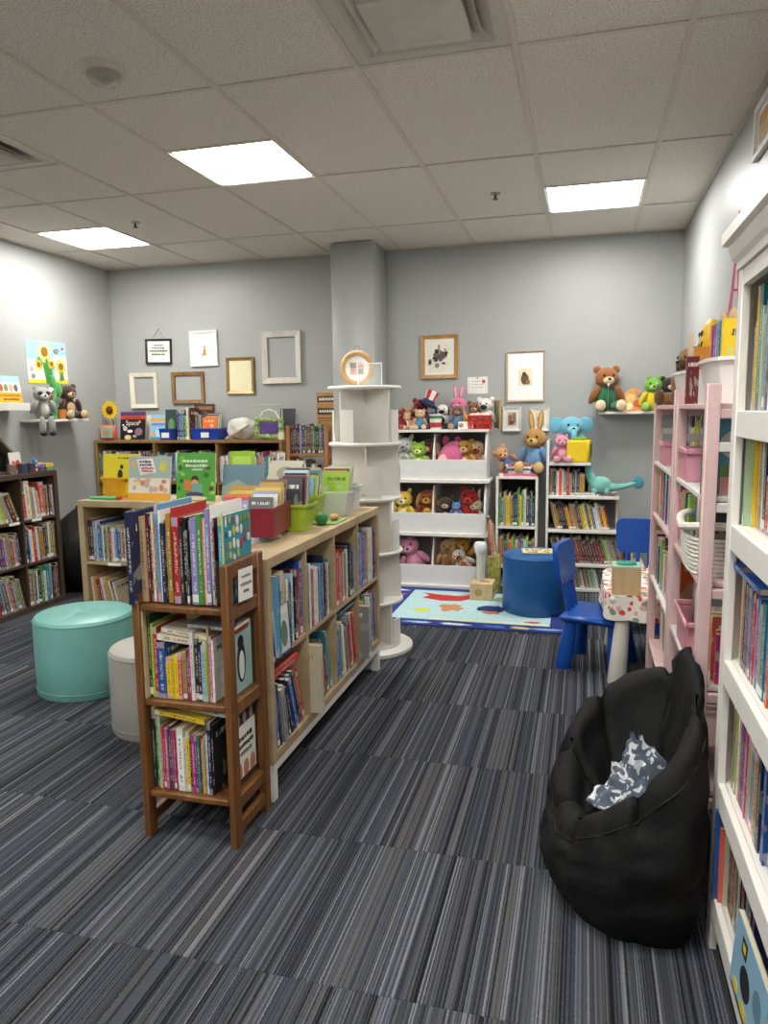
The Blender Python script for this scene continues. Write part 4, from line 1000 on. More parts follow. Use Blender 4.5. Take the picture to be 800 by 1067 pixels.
def far_bag():
    t = thing('bean_bag', 'black slumped bean bag behind the dark brown bookcase', 'bean bag', (-3.93, 5.08, 0))
    vs = []; fs = []; NA = 48; n = 20
    for j in range(n + 1):
        s = j / n
        for i in range(NA):
            a = 2 * math.pi * i / NA
            r = .33 * math.sin(math.pi * min(1, s * .94 + .03)) ** .55; z = .66 * s ** .9
            r *= 1 - .35 * s
            p = Vector((r * math.cos(a) * .95, r * math.sin(a), z)); w = noise.noise(p * 7) * .03 + noise.noise(p * 17) * .01
            p += Vector((math.cos(a), math.sin(a), 0)) * w; vs.append((p.x, p.y, max(0, p.z)))
    for j in range(n):
        for i in range(NA):
            i2 = (i + 1) % NA; fs.append((j * NA + i, j * NA + i2, (j + 1) * NA + i2, (j + 1) * NA + i))
    fs += [tuple(range(NA))[::-1], tuple(n * NA + i for i in range(NA))]
    MB().add(vs, fs).build('bag_body', BBM, t, ang=80)
    MB().tube([(.0, -.06, .64), (.0, -.03, .69), (.0, .03, .69), (.0, .06, .64)], .01, 8).build('carry_loop', BBM, t)
far_bag()

# kids chairs
CHB = mat('blue_plastic', '#1550a8', .3, .03, 10)
def kid_chair(label, loc, rz):
    t = thing('kids_chair', label, 'chair', loc, rz, 'blue plastic kids chairs')
    # faces +X; seat centred at origin
    MB().box((-.17, -.175, .262), (.18, .175, .305), bev=.018).build('seat', CHB, t)
    for (sx, sy) in ((-1, -1), (-1, 1), (1, -1), (1, 1)):
        p0 = Vector((sx * .115, sy * .115, .262)); p1 = Vector((sx * .145, sy * .145, 0))
        MB().tube([p1, p1 + Vector((0, 0, .004)), p0 + (p1 - p0) * .5, p0], [.043, .046, .04, .031], 24).build('leg', CHB, t)
    # backrest board: rounded outline in (y, z), curved
    out = []
    for cy, cz, a0 in ((.10, .635, 0), (-.10, .635, 90), (-.095, .50, 180), (.095, .50, 270)):
        for k in range(7):
            a = R(a0 + 15 * k); rad = .045; out.append((cy + rad * math.cos(a), cz + rad * math.sin(a)))
    n = len(out)
    vs = [(-.195 + .0 - .12 * (p[1] - .45), p[0], p[1]) for p in out] + [(-.165 - .12 * (p[1] - .45), p[0], p[1]) for p in out]
    MB().add(vs, [tuple(range(n)), tuple(range(n, 2 * n))[::-1]] + [(i, (i + 1) % n, n + (i + 1) % n, n + i) for i in range(n)]).build('backrest', CHB, t, ang=30)
    for y in (-.07, 0, .07): MB().tube([(-.145, y, .3), (-.178, y, .475)], .013, 12).build('spindle', CHB, t)
    return t
kid_chair('blue plastic kids chair pulled out beside the round blue seat', (.095, 4.16, 0), R(-16))
kid_chair('blue plastic kids chair at the far end of the flowered table', (.36, 4.98, 0), R(-92))
def table():
    t = thing('kids_table', 'low kids table with white tapered legs', 'table', (.37, 4.20, 0))
    TW = mat('table_white', '#ddd8cb', .4, .03)
    MB().box((-.225, -.35, .42), (.265, .35, .465), bev=.015).build('tabletop', TW, t)
    for (sx, sy) in ((-1, -1), (-1, 1), (1, -1), (1, 1)):
        p0 = Vector((sx * .17 + .02, sy * .29, .42)); p1 = Vector((sx * .20 + .02, sy * .33, 0))
        MB().tube([p1, p1 + Vector((0, 0, .004)), p0 + (p1 - p0) * .5, p0], [.044, .047, .041, .033], 28).build('leg', TW, t)
table()
def floral():
    m = bpy.data.materials.new('floral_cloth'); nt, N, L, b = nodes_of(m); b.inputs['Roughness'].default_value = .8
    tc = N.new('ShaderNodeTexCoord'); v = N.new('ShaderNodeTexVoronoi'); v.inputs['Scale'].default_value = 26; L.new(tc.outputs['Object'], v.inputs['Vector'])
    sp = N.new('ShaderNodeSeparateXYZ'); L.new(v.outputs['Color'], sp.inputs[0])
    rp = N.new('ShaderNodeValToRGB'); rp.color_ramp.interpolation = 'CONSTANT'
    st = [(0, '#cf4a3a'), (.35, '#dd8476'), (.55, '#e0aa9c'), (.78, '#7d9478'), (.93, '#474e54')]
    while len(rp.color_ramp.elements) < len(st): rp.color_ramp.elements.new(.5)
    for e, (p, c) in zip(rp.color_ramp.elements, st): e.position = p; e.color = lin(c) + (1,)
    L.new(sp.outputs[0], rp.inputs['Fac'])
    nz = N.new('ShaderNodeTexNoise'); nz.inputs['Scale'].default_value = 60; L.new(tc.outputs['Object'], nz.inputs['Vector'])
    d = mnode(N, L, 'ADD', v.outputs['Distance'], mnode(N, L, 'MULTIPLY', nz.outputs['Fac'], .35))
    L.new(mixc(N, L, mnode(N, L, 'LESS_THAN', d, .62), lin('#e9e3da') + (1,), rp.outputs['Color']), b.inputs['Base Color'])
    return m
def tablecloth():
    vs = []; fs = []; n = 96; hw, hd = .275, .38; loc = (.395, 4.20, 0)
    rings = [(0.0, 0), (.5, 0), (.85, 0), (1, 0), (1, .25), (1, .5), (1, .75), (1, 1)]
    for (q, dr) in rings:
        for i in range(n):
            a = 2 * math.pi * i / n; c, s = math.cos(a), math.sin(a); e = 5
            rr = 1 / ((abs(c) / hw) ** e + (abs(s) / hd) ** e) ** (1 / e)
            w = .012 * math.sin(a * 13) + .008 * math.sin(a * 7 + 1)
            drop = (.1 + .02 * math.sin(a * 3 + .5)) + .04 * max(0, abs(c * s) * 2 - .7) * 3
            x, y = rr * q * c, rr * q * s
            if dr: x += c * (w * dr + .012 * dr); y += s * (w * dr + .012 * dr)
            vs.append((x, y, .4665 + .003 - dr * drop))
    k = len(rings)
    for j in range(k - 1):
        for i in range(n):
            i2 = (i + 1) % n; fs.append((j * n + i, j * n + i2, (j + 1) * n + i2, (j + 1) * n + i))
    o = MB().add(vs, fs).build('tablecloth', floral(), ang=50)
    o.location = loc
    tag(o, 'white tablecloth printed with coral flowers on the kids table', 'tablecloth')
tablecloth()
TZ = .4702
PINE = wood('pale_pine', '#c9ab7c', '#dcc398', .5, (30, 30, 4))
t = thing('wooden_box', 'plain pine box standing on the flowered tablecloth', 'box', (.225, 3.935, TZ))
for (a, b) in (((-.07, -.07, 0), (.07, -.06, .14)), ((-.07, .06, 0), (.07, .07, .14)), ((-.07, -.06, 0), (-.06, .06, .14)), ((.06, -.06, 0), (.07, .06, .14))): MB().box(a, b, bev=.001).build('side', PINE, t)
MB().box((-.06, -.06, 0), (.06, .06, .01)).build('base', PINE, t); MB().box((-.07, -.07, .14), (.07, .07, .148), bev=.001).build('lid', mat('pale_green_lid', '#a9cdb4', .5), t)
t = thing('toy_spinner', 'teal plastic toy lying on the pine box lid', 'toy', (.225, 3.93, TZ + .1482))
TQ = mat('toy_teal', '#3aa08c', .35)
MB().tube([(.045 * math.cos(a), .03 * math.sin(a), .007) for a in [2 * math.pi * i / 24 for i in range(24)]], .007, 8, closed=True).build('ring', TQ, t)
MB().box((-.04, -.006, .002), (.04, .006, .014), bev=.003).build('bar', TQ, t)
t = thing('toy_basket', 'cream toy basket of yellow blocks beside the pine box', 'basket', (.40, 4.02, TZ))
MB().lathe([(.05, 0), (.06, .09), (.066, .09), (.056, .0), (.05, 0)], 28, cap=False).build('bowl', mat('cream_bowl', '#e6dcc0', .6), t)
MB().lathe([(.05, .0), (.05, .004)], 24).build('bowl_base', mat('cream_bowl', '#e6dcc0', .6), t)
for i, (x, y) in enumerate(((-.02, -.02), (.02, .0), (-.01, .025), (.015, -.03))): MB().box((x - .015, y - .015, .004), (x + .015, y + .015, .105 + .005 * i), bev=.003).build('toy_block', mat('block_yellow', '#d9a83a', .5), t)
for i, (x, y, c, l) in enumerate(((.385, 4.2, '#dfe6ec', 'clear round jar with blue lid behind the toy basket'), (.44, 4.17, '#c8402e', 'small red capped bottle behind the toy basket'))):
    t = thing('jar', l, 'jar', (x, y, TZ))
    MB().lathe([(.03, 0), (.032, .01), (.032, .09), (.02, .11)], 24).build('body', mat('jar_clear', '#dfe6ec', .15, .02), t)
    MB().lathe([(.024, .11), (.024, .13)], 24).build('lid', mat('jar_lid_%d' % i, ['#5a7fc0', '#c8402e'][i], .4), t)

# rug
rug = thing('play_rug', 'blue bordered play rug with colourful shapes in front of toy bins', 'rug', (0, 0, 0))
def rugmat(n, c): return mat(n, c, .95, .12, 60, .4, 600)
NAVY = rugmat('rug_navy', '#24357f')
MB().box((-1.55, 4.66, 0), (-.08, 5.695, .008), bev=.003).build('border', NAVY, rug)
MB().box((-1.27, 4.79, .008), (-.19, 5.60, .0095)).build('field', rugmat('rug_pale', '#b7d8da'), rug)
def rugpatch(pts, c, z=.0095):
    vs = [(p[0], p[1], z) for p in pts] + [(p[0], p[1], z + .0012) for p in pts]; n = len(pts)
    MB().add(vs, [tuple(range(n))[::-1], tuple(range(n, 2 * n))] + [(i, (i + 1) % n, n + (i + 1) % n, n + i) for i in range(n)]).build('woven_shape', rugmat('rug_' + c[1:], c), rug, ang=0)
def blob(cx, cy, rx, ry, seed, n=18, k=.3):
    rg = random.Random(seed); return [(cx + rx * (1 + rg.uniform(-k, k)) * math.cos(2 * math.pi * i / n), cy + ry * (1 + rg.uniform(-k, k)) * math.sin(2 * math.pi * i / n)) for i in range(n)]
rugpatch([(-1.16, 5.36), (-1.0, 5.30), (-.86, 5.32), (-.78, 5.42), (-.70, 5.50), (-.80, 5.52), (-.9, 5.46), (-1.05, 5.48), (-1.18, 5.52), (-1.12, 5.44)], '#c8342e')
rugpatch(blob(-.9, 5.12, .08, .1, 2), '#c98a5a'); rugpatch(blob(-.61, 5.14, .10, .09, 3), '#26356f'); rugpatch(blob(-.6, 5.04, .06, .04, 4), '#b9764f', .011)
rugpatch(blob(-1.1, 5.02, .06, .05, 5), '#d3d955'); rugpatch(blob(-.55, 5.42, .08, .07, 6), '#8aa07a'); rugpatch(blob(-.3, 4.86, .05, .025, 7), '#c05a6a')
rugpatch([(-1.0, 4.80), (-.2, 4.80), (-.2, 4.83), (-1.0, 4.83)], '#e6e6b0')
for i, (x, c) in enumerate(((-1.3, '#5f7fd0'), (-1.05, '#a8c8e8'), (-.8, '#e6e6e0'), (-.52, '#4a6fc8'), (-.38, '#e0d070'), (-.2, '#9ab7e0'))): rugpatch(blob(x, 4.72, .09, .022, 20 + i), c, .008)
for i, (y, c) in enumerate(((4.85, '#7f9fe0'), (5.0, '#b06a8a'), (5.15, '#dfe6f0'), (5.3, '#6a8ad8'), (5.45, '#c88aa0'), (5.58, '#dfe6f0'))): rugpatch(blob(-1.4, y, .09, .025, 40 + i), c, .008)
t = thing('pine_dispenser_box', 'small natural pine box with slots standing on the rug corner', 'box', (-.715, 5.46, .0112))
MB().box((-.085, -.1, 0), (.085, .1, .125), bev=.002).build('body', PINE, t)
MB().box((-.02, -.02, .125), (.05, .0, .1262)).build('slot', mat('slot_dark', '#3a2c1e', .8), t); MB().box((.0852, -.03, .05), (.0862, .02, .075)).build('side_slot', mat('slot_dark', '#3a2c1e', .8), t)
MB().lathe([(.03, 0), (.03, .001)], 20, M=T(-.02, -.1001, .06) @ Matrix.Rotation(R(90), 4, 'X')).build('burned_disc', mat('pine_disc', '#b8925c', .6), t)
t = thing('paper_roll_stand', 'clear paper cup stack standing on the small pine box', 'cups', (-.74, 5.5, .1366))
MB().lathe([(.028, 0), (.03, .18), (.034, .2)], 20).build('tube', mat('cup_clear', '#d5d5cf', .2, .03), t)
MB().lathe([(.03, .2), (.045, .22), (.05, .27), (.04, .29)], 20).build('crumpled_top', mat('cup_white', '#e9e9e6', .5, .1, 40, .5, 80), t)
t = thing('fabric_bin', 'tall flower print fabric bin between toy bins and narrow bookcase', 'bin', (-.655, 5.68, 0))
MB().box((-.045, -.06, 0), (.045, .06, .30), bev=.008).build('body', mat('leafy_fabric', '#a6a052', .8, .5, 30), t)
G = 'tall books in the fabric bin'
for i, (c, x, h) in enumerate((('brown', -.035, .30), ('coral', -.015, .27), ('tan', .006, .24))):
    b = make_book(.014, .1, h, c); b.matrix_world = T(-.655 + x, 5.63, .3015) @ Matrix.Rotation(R(-4 - i * 2), 4, 'Y')
    tag(b, f'{c} book standing upright out of the flower print fabric bin', 'book', G)

# ------------------------------------------------------------------ plush toys
SPH = MB().ell((0, 0, 0), (1, 1, 1), nu=20, nv=12).build('unit', mat('plush_base', '#888888'), ang=80); SPHM = SPH.data; bpy.data.objects.remove(SPH)
def fur(c): return mat('plush_' + c.strip('#'), c, .95, .16, 40, .7, 260, sheen=.3)
EYE = mat('bead_black', '#0d0d0f', .15)
def pp(parent, name, c, r, col, rot=(0, 0, 0), under=None):
    o = share(name, SPHM, under or parent, c, rot, r, col if not isinstance(col, str) else fur(col))
    if under is not None: o.matrix_parent_inverse = under.matrix_basis.inverted()
    return o
def plush(name, label, kind, loc, s, rz=0, c='#8a5a34', c2='#d8c4a0', shirt=None, pants=None, tilt=(0, 0), cat='plush toy', arms_up=False, group=None, dangle=False, legs=True):
    t = thing(name, label, cat, loc, 0, group)
    t.rotation_mode = 'XYZ'; t.rotation_euler = (tilt[0], tilt[1], rz)
    t.scale = (s, s, s)
    pp(t, 'torso', (0, 0, .3), (.23, .2, .3), shirt or c)
    if not shirt: pp(t, 'belly_patch', (0, -.07, .3), (.16, .15, .22), c2)
    if shirt: pp(t, 'collar', (0, -.01, .545), (.13, .12, .035), shirt)
    hd = pp(t, 'head', (0, -.03, .72), (.245, .22, .22), c)
    def hp(n_, a, b, m_, rot=(0, 0, 0)): return pp(t, n_, a, b, m_, rot, hd)
    hp('muzzle', (0, -.21, .66), (.115, .09, .085), c2)
    hp('nose', (0, -.3, .69), (.035, .025, .026), EYE)
    for sx in (-1, 1):
        hp('eye', (sx * .095, -.22, .765), (.026, .02, .03), EYE)
        if kind == 'bear': hp('ear', (sx * .2, 0, .895), (.085, .045, .085), c)
        elif kind == 'rabbit': hp('ear', (sx * .1, .02, 1.1), (.065, .04, .24), c, (0, R(sx * 8), 0)); hp('inner_ear', (sx * .1, -.012, 1.1), (.035, .015, .18), c2, (0, R(sx * 8), 0))
        elif kind == 'dog': hp('ear', (sx * .26, -.02, .66), (.055, .1, .2), c2, (0, R(-sx * 14), 0))
        elif kind == 'elephant': hp('ear', (sx * .3, .06, .76), (.16, .035, .17), c)
        elif kind == 'cat': hp('ear', (sx * .16, 0, .93), (.06, .04, .1), c, (0, R(sx * 20), 0))
        elif kind == 'pig': hp('ear', (sx * .16, -.04, .91), (.06, .035, .07), c, (0, R(sx * 25), 0))
        elif kind == 'frog': hp('eye_bump', (sx * .13, -.06, .92), (.07, .07, .07), c)
        elif kind == 'raccoon': hp('ear', (sx * .17, 0, .91), (.065, .04, .08), c); hp('eye_patch', (sx * .1, -.205, .76), (.08, .045, .06), '#1c1c1e')
        if arms_up: pp(t, 'arm', (sx * .33, -.05, .6), (.085, .085, .22), c, (0, R(sx * 42), 0))
        else: pp(t, 'arm', (sx * .27, -.1, .36), (.085, .09, .22), shirt if (shirt and kind != 'bear') else c, (R(20), R(-sx * 24), 0))
        if not legs: continue
        if dangle:
            lg = pp(t, 'leg', (sx * .13, -.27, -.16), (.1, .11, .26), pants or c); pp(t, 'foot', (sx * .13, -.33, -.4), (.105, .13, .08), '#1c1c1e' if kind == 'raccoon' else c, (0, 0, 0), lg)
        else:
            lg = pp(t, 'leg', (sx * .17, -.27, .11), (.105, .24, .105), pants or c, (0, 0, R(sx * 12))); pp(t, 'foot', (sx * .215, -.46, .13), (.11, .06, .12), c2, (0, 0, 0), lg)
    if kind == 'elephant':
        pts = [(0, -.22, .66), (0, -.34, .58), (0, -.38, .45), (0, -.44, .36)]
        MB().tube(pts, [.08, .065, .05, .045], 12).build('trunk', fur(c), t)
    if kind in ('raccoon', 'cat'):
        for k in range(5):
            pp(t, 'tail_ring', (.2 + .04 * k, .1 + .0 * k, .2 - .07 * k * (1 if kind == 'raccoon' else .6)), (.07, .07, .055), '#2a2a2c' if k % 2 and kind == 'raccoon' else c)
    return t
TG = 'plush toys heaped on the toy bin shelf'
# on top of the toy shelf (top z 1.268)
Z1 = 1.2685
def tp(label, kind, x, y, s, c, c2, name='plush_toy', z=Z1, **k): return plush(name, label, kind, (x, y, z), s, c=c, c2=c2, group=TG, **k)
tp('tan plush bear at the tower end of the toy shelf top', 'bear', -1.42, 6.02, .19, '#b98a5c', '#d9b990', rz=R(15))
tp('dark red plush bear sitting high at the back of the heap', 'bear', -1.31, 6.05, .26, '#8e1f26', '#5a1218')
tp('white and black plush dog behind the patterned cup', 'dog', -1.12, 6.0, .21, '#e6e4de', '#1d1d20')
tp('bright pink plush rabbit with tall ears on the toy shelf top', 'rabbit', -1.0, 6.06, .27, '#d9719c', '#f0b8cc', rz=R(-8))
tp('brown plush dog in blue dungarees on the toy shelf top', 'dog', -.985, 5.93, .2, '#6d4a34', '#b89676', shirt='#5f7f96', pants='#5f7f96')
tp('small blue shirted plush doll bear at the shelf front', 'bear', -1.29, 5.91, .17, '#d8b48c', '#ead2b0', shirt='#4f93b4', rz=R(8))
tp('peach plush cat lying beside the blue shirted bear', 'cat', -1.40, 5.90, .14, '#d9a786', '#ecd0b8', rz=R(20))
tp('navy and brown plush dog in the middle of the heap', 'dog', -1.19, 5.925, .15, '#2b3b70', '#6b4a34')
tp('brown plush bear beside the red crate', 'bear', -.86, 6.04, .23, '#7a5636', '#c49a64', rz=R(-6))
tp('yellow orange plush chick near the red crate', 'cat', -.905, 5.905, .12, '#d99a2c', '#e9c45a')
tp('white plush bear above the red crate', 'bear', -.775, 6.04, .26, '#e4dfd6', '#2a2626', rz=R(-12))
tp('maroon plush bear with crimson shirt near the tower', 'bear', -1.455, 5.88, .17, '#7c1f22', '#b8604a', shirt='#a0222a')
# striped top hat toy
t = thing('striped_hat', 'red white and blue striped toy hat lying on the plush heap', 'toy hat', (-1.235, 5.95, 1.47)); t.rotation_euler = (R(-15), R(22), 0); t['group'] = TG
for i in range(8):
    a0, a1 = 2 * math.pi * i / 8, 2 * math.pi * (i + 1) / 8; vs = []
    for q in range(5):
        a = a0 + (a1 - a0) * q / 4
        for z, r in ((.03, .045), (.11, .052)): vs.append((r * math.cos(a), r * math.sin(a), z)); 
    fs = [(2 * q, 2 * q + 2, 2 * q + 3, 2 * q + 1) for q in range(4)]
    n0 = len(vs); vs += [(v[0] * .8, v[1] * .8, v[2]) for v in vs]; fs += [(n0 + 2 * q, n0 + 2 * q + 1, n0 + 2 * q + 3, n0 + 2 * q + 2) for q in range(4)] + [(2 * q + 1, 2 * q + 3, n0 + 2 * q + 3, n0 + 2 * q + 1) for q in range(4)]
    MB().add(vs, fs).build('stripe', fur('#c8282e') if i % 2 else fur('#ece8e0'), t)
MB().lathe([(.053, 0), (.055, .03)], 24).build('band', fur('#23386e'), t); MB().lathe([(.085, -.004), (.085, .002)], 28).build('brim', fur('#23386e'), t); MB().lathe([(.05, .104), (.05, .11)], 24).build('crown', fur('#ece8e0'), t)
# patterned paper cup, white card, red crate
t = thing('paper_cup', 'paper popcorn cup with red and white bands on the toy shelf edge', 'cup', (-1.15, 5.855, Z1))
MB().lathe([(.042, 0), (.052, .12), (.048, .12), (.04, .004)], 28).build('cup', mat('cup_paper', '#dfe4dc', .6), t); MB().lathe([(.0435, .015), (.0475, .055)], 28, cap=False).build('red_band', mat('cup_red', '#c03a34', .6), t)
MB().lathe([(.0495, .085), (.0515, .11)], 28, cap=False).build('green_band', mat('cup_green', '#4d7a5c', .6), t)
c_ = tag(MB().box((-.06, -.004, 0), (.06, .004, .06), bev=.001).build('blank_card', LABELW), 'small cream card propped at the toy shelf edge', 'card'); c_.matrix_world = T(-.905, 5.83, Z1 + .001) @ Matrix.Rotation(R(-14), 4, 'X')
t = thing('red_crate', 'small red plastic crate filled with white toys on the toy shelf', 'crate', (-.80, 5.875, Z1))
RP = mat('red_plastic', '#c62a26', .35)
for (a, b) in (((-.085, -.055, 0), (.085, .055, .006)), ((-.09, -.06, .095), (.09, -.052, .11)), ((-.09, .052, .095), (.09, .06, .11)), ((-.09, -.052, .095), (-.082, .052, .11)), ((.082, -.052, .095), (.09, .052, .11))): MB().box(a, b, bev=.002).build('rim', RP, t)
for i in range(9):
    x = -.084 + i * .02; MB().box((x, -.057, .006), (x + .008, -.052, .096)).build('slat', RP, t); MB().box((x, .052, .006), (x + .008, .057, .096)).build('slat', RP, t)
for i in range(5):
    y = -.045 + i * .02; MB().box((-.088, y, .006), (-.083, y + .008, .096)).build('slat', RP, t); MB().box((.083, y, .006), (.088, y + .008, .096)).build('slat', RP, t)
MB().box((-.082, -.058, .04), (.082, -.05, .055)).build('crossbar', RP, t)
for i in range(6): pp(t, 'toy_ball', (-.06 + .024 * i, (-1) ** i * .018, .1), (.026, .026, .026), ['#e8e2dc', '#e6c8c8'][i % 2])
# framed picture leaning at the right end
t = thing('leaning_picture', 'gold edged landscape picture leaning at the end of the toy shelf top', 'picture frame', (-.68, 5.98, Z1), R(-70))
for (a, b) in (((-.09, 0, 0), (.09, .016, .016)), ((-.09, 0, .21), (.09, .016, .226)), ((-.09, 0, .016), (-.074, .016, .21)), ((.074, 0, .016), (.09, .016, .21))): MB().box(a, b, bev=.002).build('moulding', mat('pale_gold', '#b58a52', .4), t)
MB().box((-.074, .006, .016), (.074, .01, .21)).build('picture', mat('landscape_print', '#6f8a6c', .5, .6, 18), t)
# inside the bins
BG = 'plush toys inside the toy bins'
def bin_toy(label, kind, x, z, s, c, c2, y=5.87, **k): return plush('plush_toy', label, kind, (x, y + .01, z + .035), s * 1.15, c=c, c2=c2, group=BG, legs=False, **k)
zb = [.031, .451, .876]
bin_toy('white and grey plush seal head in the top left bin', 'cat', -1.42, zb[2], .27, '#d9d7d2', '#9a9894', y=5.92)
bin_toy('lime green plush frog in the top left bin', 'frog', -1.30, zb[2], .23, '#9cc83c', '#dfe89a', y=5.9)
bin_toy('brown plush dog slumped in the top left bin', 'dog', -1.215, zb[2], .26, '#5d3a26', '#d9b08a', y=5.96, rz=R(-25))
t = thing('round_plush', 'big pink oval squishy plush in the top right bin', 'plush toy', (-1.04, 5.925, zb[2] + .125), group=BG)
pp(t, 'body', (0, 0, .03), (.105, .1, .15), '#d96a94', (0, R(28), 0)); pp(t, 'face_patch', (-.05, -.07, .0), (.055, .04, .075), '#eeb9ae', (0, R(20), 0)); pp(t, 'ear', (.06, 0, .17), (.03, .02, .04), '#c24a78'); pp(t, 'ear', (-.04, 0, .175), (.03, .02, .04), '#c24a78')
bin_toy('golden plush lion in the top right bin', 'bear', -.93, zb[2], .25, '#d09a3c', '#e9cf9a', y=5.93)
bin_toy('red and cream plush dog in the top right bin', 'dog', -.838, zb[2], .24, '#e0c69a', '#b83a2e', y=5.97, rz=0)
bin_toy('yellow plush duckling in the middle left bin', 'cat', -1.42, zb[1], .26, '#e3c53c', '#efe0a4', y=5.85)
bin_toy('shaggy rust plush dog with yellow paws in the middle left bin', 'dog', -1.225, zb[1], .27, '#a14a20', '#dcb43c', y=5.9)
bin_toy('dark brown plush bear in the middle right bin', 'bear', -1.07, zb[1], .22, '#4a2f24', '#c8b6a0', y=5.86)
bin_toy('shaggy bright red plush monster in the middle right bin', 'bear', -.945, zb[1], .28, '#c42a1e', '#d8452c', y=5.94, tilt=(0, R(14)))
bin_toy('cream plush rabbit in the middle right bin', 'rabbit', -.835, zb[1], .2, '#ddd2a8', '#efe8cc', y=5.93, rz=R(-15))
bin_toy('blue plush whale like toy in the middle right bin', 'cat', -.98, zb[1] + .06, .13, '#3a8ac0', '#d98ab0', y=5.82)
bin_toy('pink plush pig in the bottom left bin', 'pig', -1.29, zb[0] + .02, .29, '#e08fb0', '#eba9c2', y=5.87, tilt=(0, R(-22)))
bin_toy('tan plush dog in the bottom right bin', 'dog', -1.05, zb[0] + .05, .24, '#c39a62', '#8a6236', y=5.86)
bin_toy('golden plush monkey with raised arm in the bottom right bin', 'bear', -.96, zb[0] + .03, .27, '#d0952c', '#ead09a', y=5.93, arms_up=True)
bin_toy('white plush rabbit leaning over the bottom right bin', 'rabbit', -.87, zb[0] + .05, .2, '#e6dfd0', '#c8604a', y=5.85, tilt=(0, R(-35)))

# narrow white shelf top (z .895)
ZA = .8955
G = 'books lying on the narrow white bookcase'
flat_book('pink', .022, .2, .3, (-.5, 5.88, ZA), R(2), 'bright pink flat picture book at the bottom of the stack', G)
flat_book('white', .022, .18, .18, (-.49, 5.89, ZA + .023), R(-4), 'white flat book in the stack under the rabbit', G)
flat_book('navy', .014, .17, .2, (-.5, 5.89, ZA + .046), R(3), 'navy flat book in the stack under the rabbit', G)
flat_book('white', .016, .17, .2, (-.49, 5.89, ZA + .061), R(-2), 'upper white flat book in the stack', G)
flat_book('red', .016, .17, .22, (-.49, 5.89, ZA + .078), R(4), 'red flat book on top of the stack', G)
plush('plush_rabbit', 'large tan plush rabbit in a pale blue shirt on the narrow bookcase', 'rabbit', (-.375, 6.03, ZA + .024), .37, rz=R(-14), c='#b8863f', c2='#d8b276', shirt='#6f9cc6', pants='#b8863f', cat='plush toy')
plush('plush_bear', 'tan plush bear with blue bonnet lying on the narrow bookcase', 'bear', (-.56, 6.05, ZA + .03), .24, rz=R(30), c='#c9976a', c2='#dcb58c', shirt='#5f7aa8', tilt=(0, R(-35)))
# stepped shelf top z 1.01
plush('plush_elephant', 'light blue plush elephant on the stepped bookcase', 'elephant', (-.10, 6.02, 1.0105), .37, rz=R(10), c='#6fb6cf', c2='#8fcadd', legs=False)
plush('plush_pig', 'pink plush pig in front of the blue elephant', 'pig', (-.165, 5.87, 1.0105), .22, rz=R(6), c='#d98aa0', c2='#e6a8b6')
t = thing('toy_lantern', 'yellow square fabric toy box with green top on the stepped bookcase', 'toy', (-.035, 5.885, 1.0105), R(-10))
YF_ = mat('yellow_felt', '#e2c31c', .8, .06, 30, .2, 200)
MB().box((-.085, -.07, 0), (.085, .07, .17), bev=.012).build('body', YF_, t); MB().box((-.05, -.05, .17), (.05, .05, .19), bev=.008).build('top_patch', mat('green_felt', '#6da83a', .8), t); MB().box((.0852, -.05, .03), (.088, .05, .14)).build('side_window', mat('olive_felt', '#8a7a1a', .8), t)
# dinosaur on second step
t = thing('plush_dinosaur', 'mint plush long neck dinosaur on the stepped bookcase', 'plush toy', (.13, 5.91, .7555))
MN = fur('#7cc0b4')
MB().ell((0, 0, .075), (.085, .06, .07)).build('body', MN, t, ang=80); MB().tube([(-.05, 0, .09), (-.085, 0, .15), (-.095, 0, .21), (-.09, 0, .25)], [.045, .035, .028, .026], 12).build('neck', MN, t, ang=80)
pp(t, 'head', (-.1, -.01, .265), (.036, .03, .028), MN); pp(t, 'eye', (-.115, -.036, .27), (.006, .005, .007), EYE); pp(t, 'crest', (-.085, 0, .29), (.015, .012, .02), '#d9c45a')
MB().tube([(.06, 0, .06), (.13, 0, .06), (.2, .0, .075), (.26, 0, .095)], [.04, .026, .02, .015], 12).build('tail', MN, t, ang=80); pp(t, 'tail_fin', (.275, 0, .1), (.045, .015, .05), '#4f9aa8')
for x in (-.045, .045):
    for y in (-.035, .035): pp(t, 'leg', (x, y, .03), (.024, .024, .032), MN)
flat_book('white', .02, .14, .18, (.0, 5.83, .7555), R(4), 'white book lying flat on the stepped bookcase', None)
flat_book('maroon', .014, .12, .15, (.17, 5.83, .7555), R(-6), 'maroon book lying flat below the dinosaur tail', None)
# wall shelf right
ZS = 1.3925
plush('teddy_bear', 'brown teddy bear in green overalls sitting on the wall shelf end', 'bear', (.155, 6.07, ZS + .0), .36, rz=R(12), c='#9a5a26', c2='#e2cda4', shirt='#1f6b42', pants='#1f6b42', dangle=False)
t = thing('wooden_plaque', 'orange painted plaque standing on the wall shelf', 'plaque', (.36, 6.08, ZS))
pts = [(-.075, 0), (.075, 0), (.075, .12), (.045, .165), (0, .18), (-.04, .165), (-.075, .12)]
MB().prism(pts, .02).build('plaque_body', mat('plaque_orange', '#d99a5c', .5, .25, 30), t, ang=0)
for i, (x, z, r, c) in enumerate(((-.02, .1, .035, '#e3c27a'), (.03, .06, .03, '#c8603a'), (-.03, .04, .028, '#ead9a8'), (.045, .12, .02, '#7a7f86'))): pp(t, 'painted_dot', (x, -.001, z), (r, .003, r), mat('plaque_%d' % i, c, .5))
plush('plush_frog', 'green plush turtle in a yellow shirt on the wall shelf', 'frog', (.50, 6.06, ZS), .27, rz=R(0), c='#6fae3a', c2='#9cc860', shirt='#e0c81e')
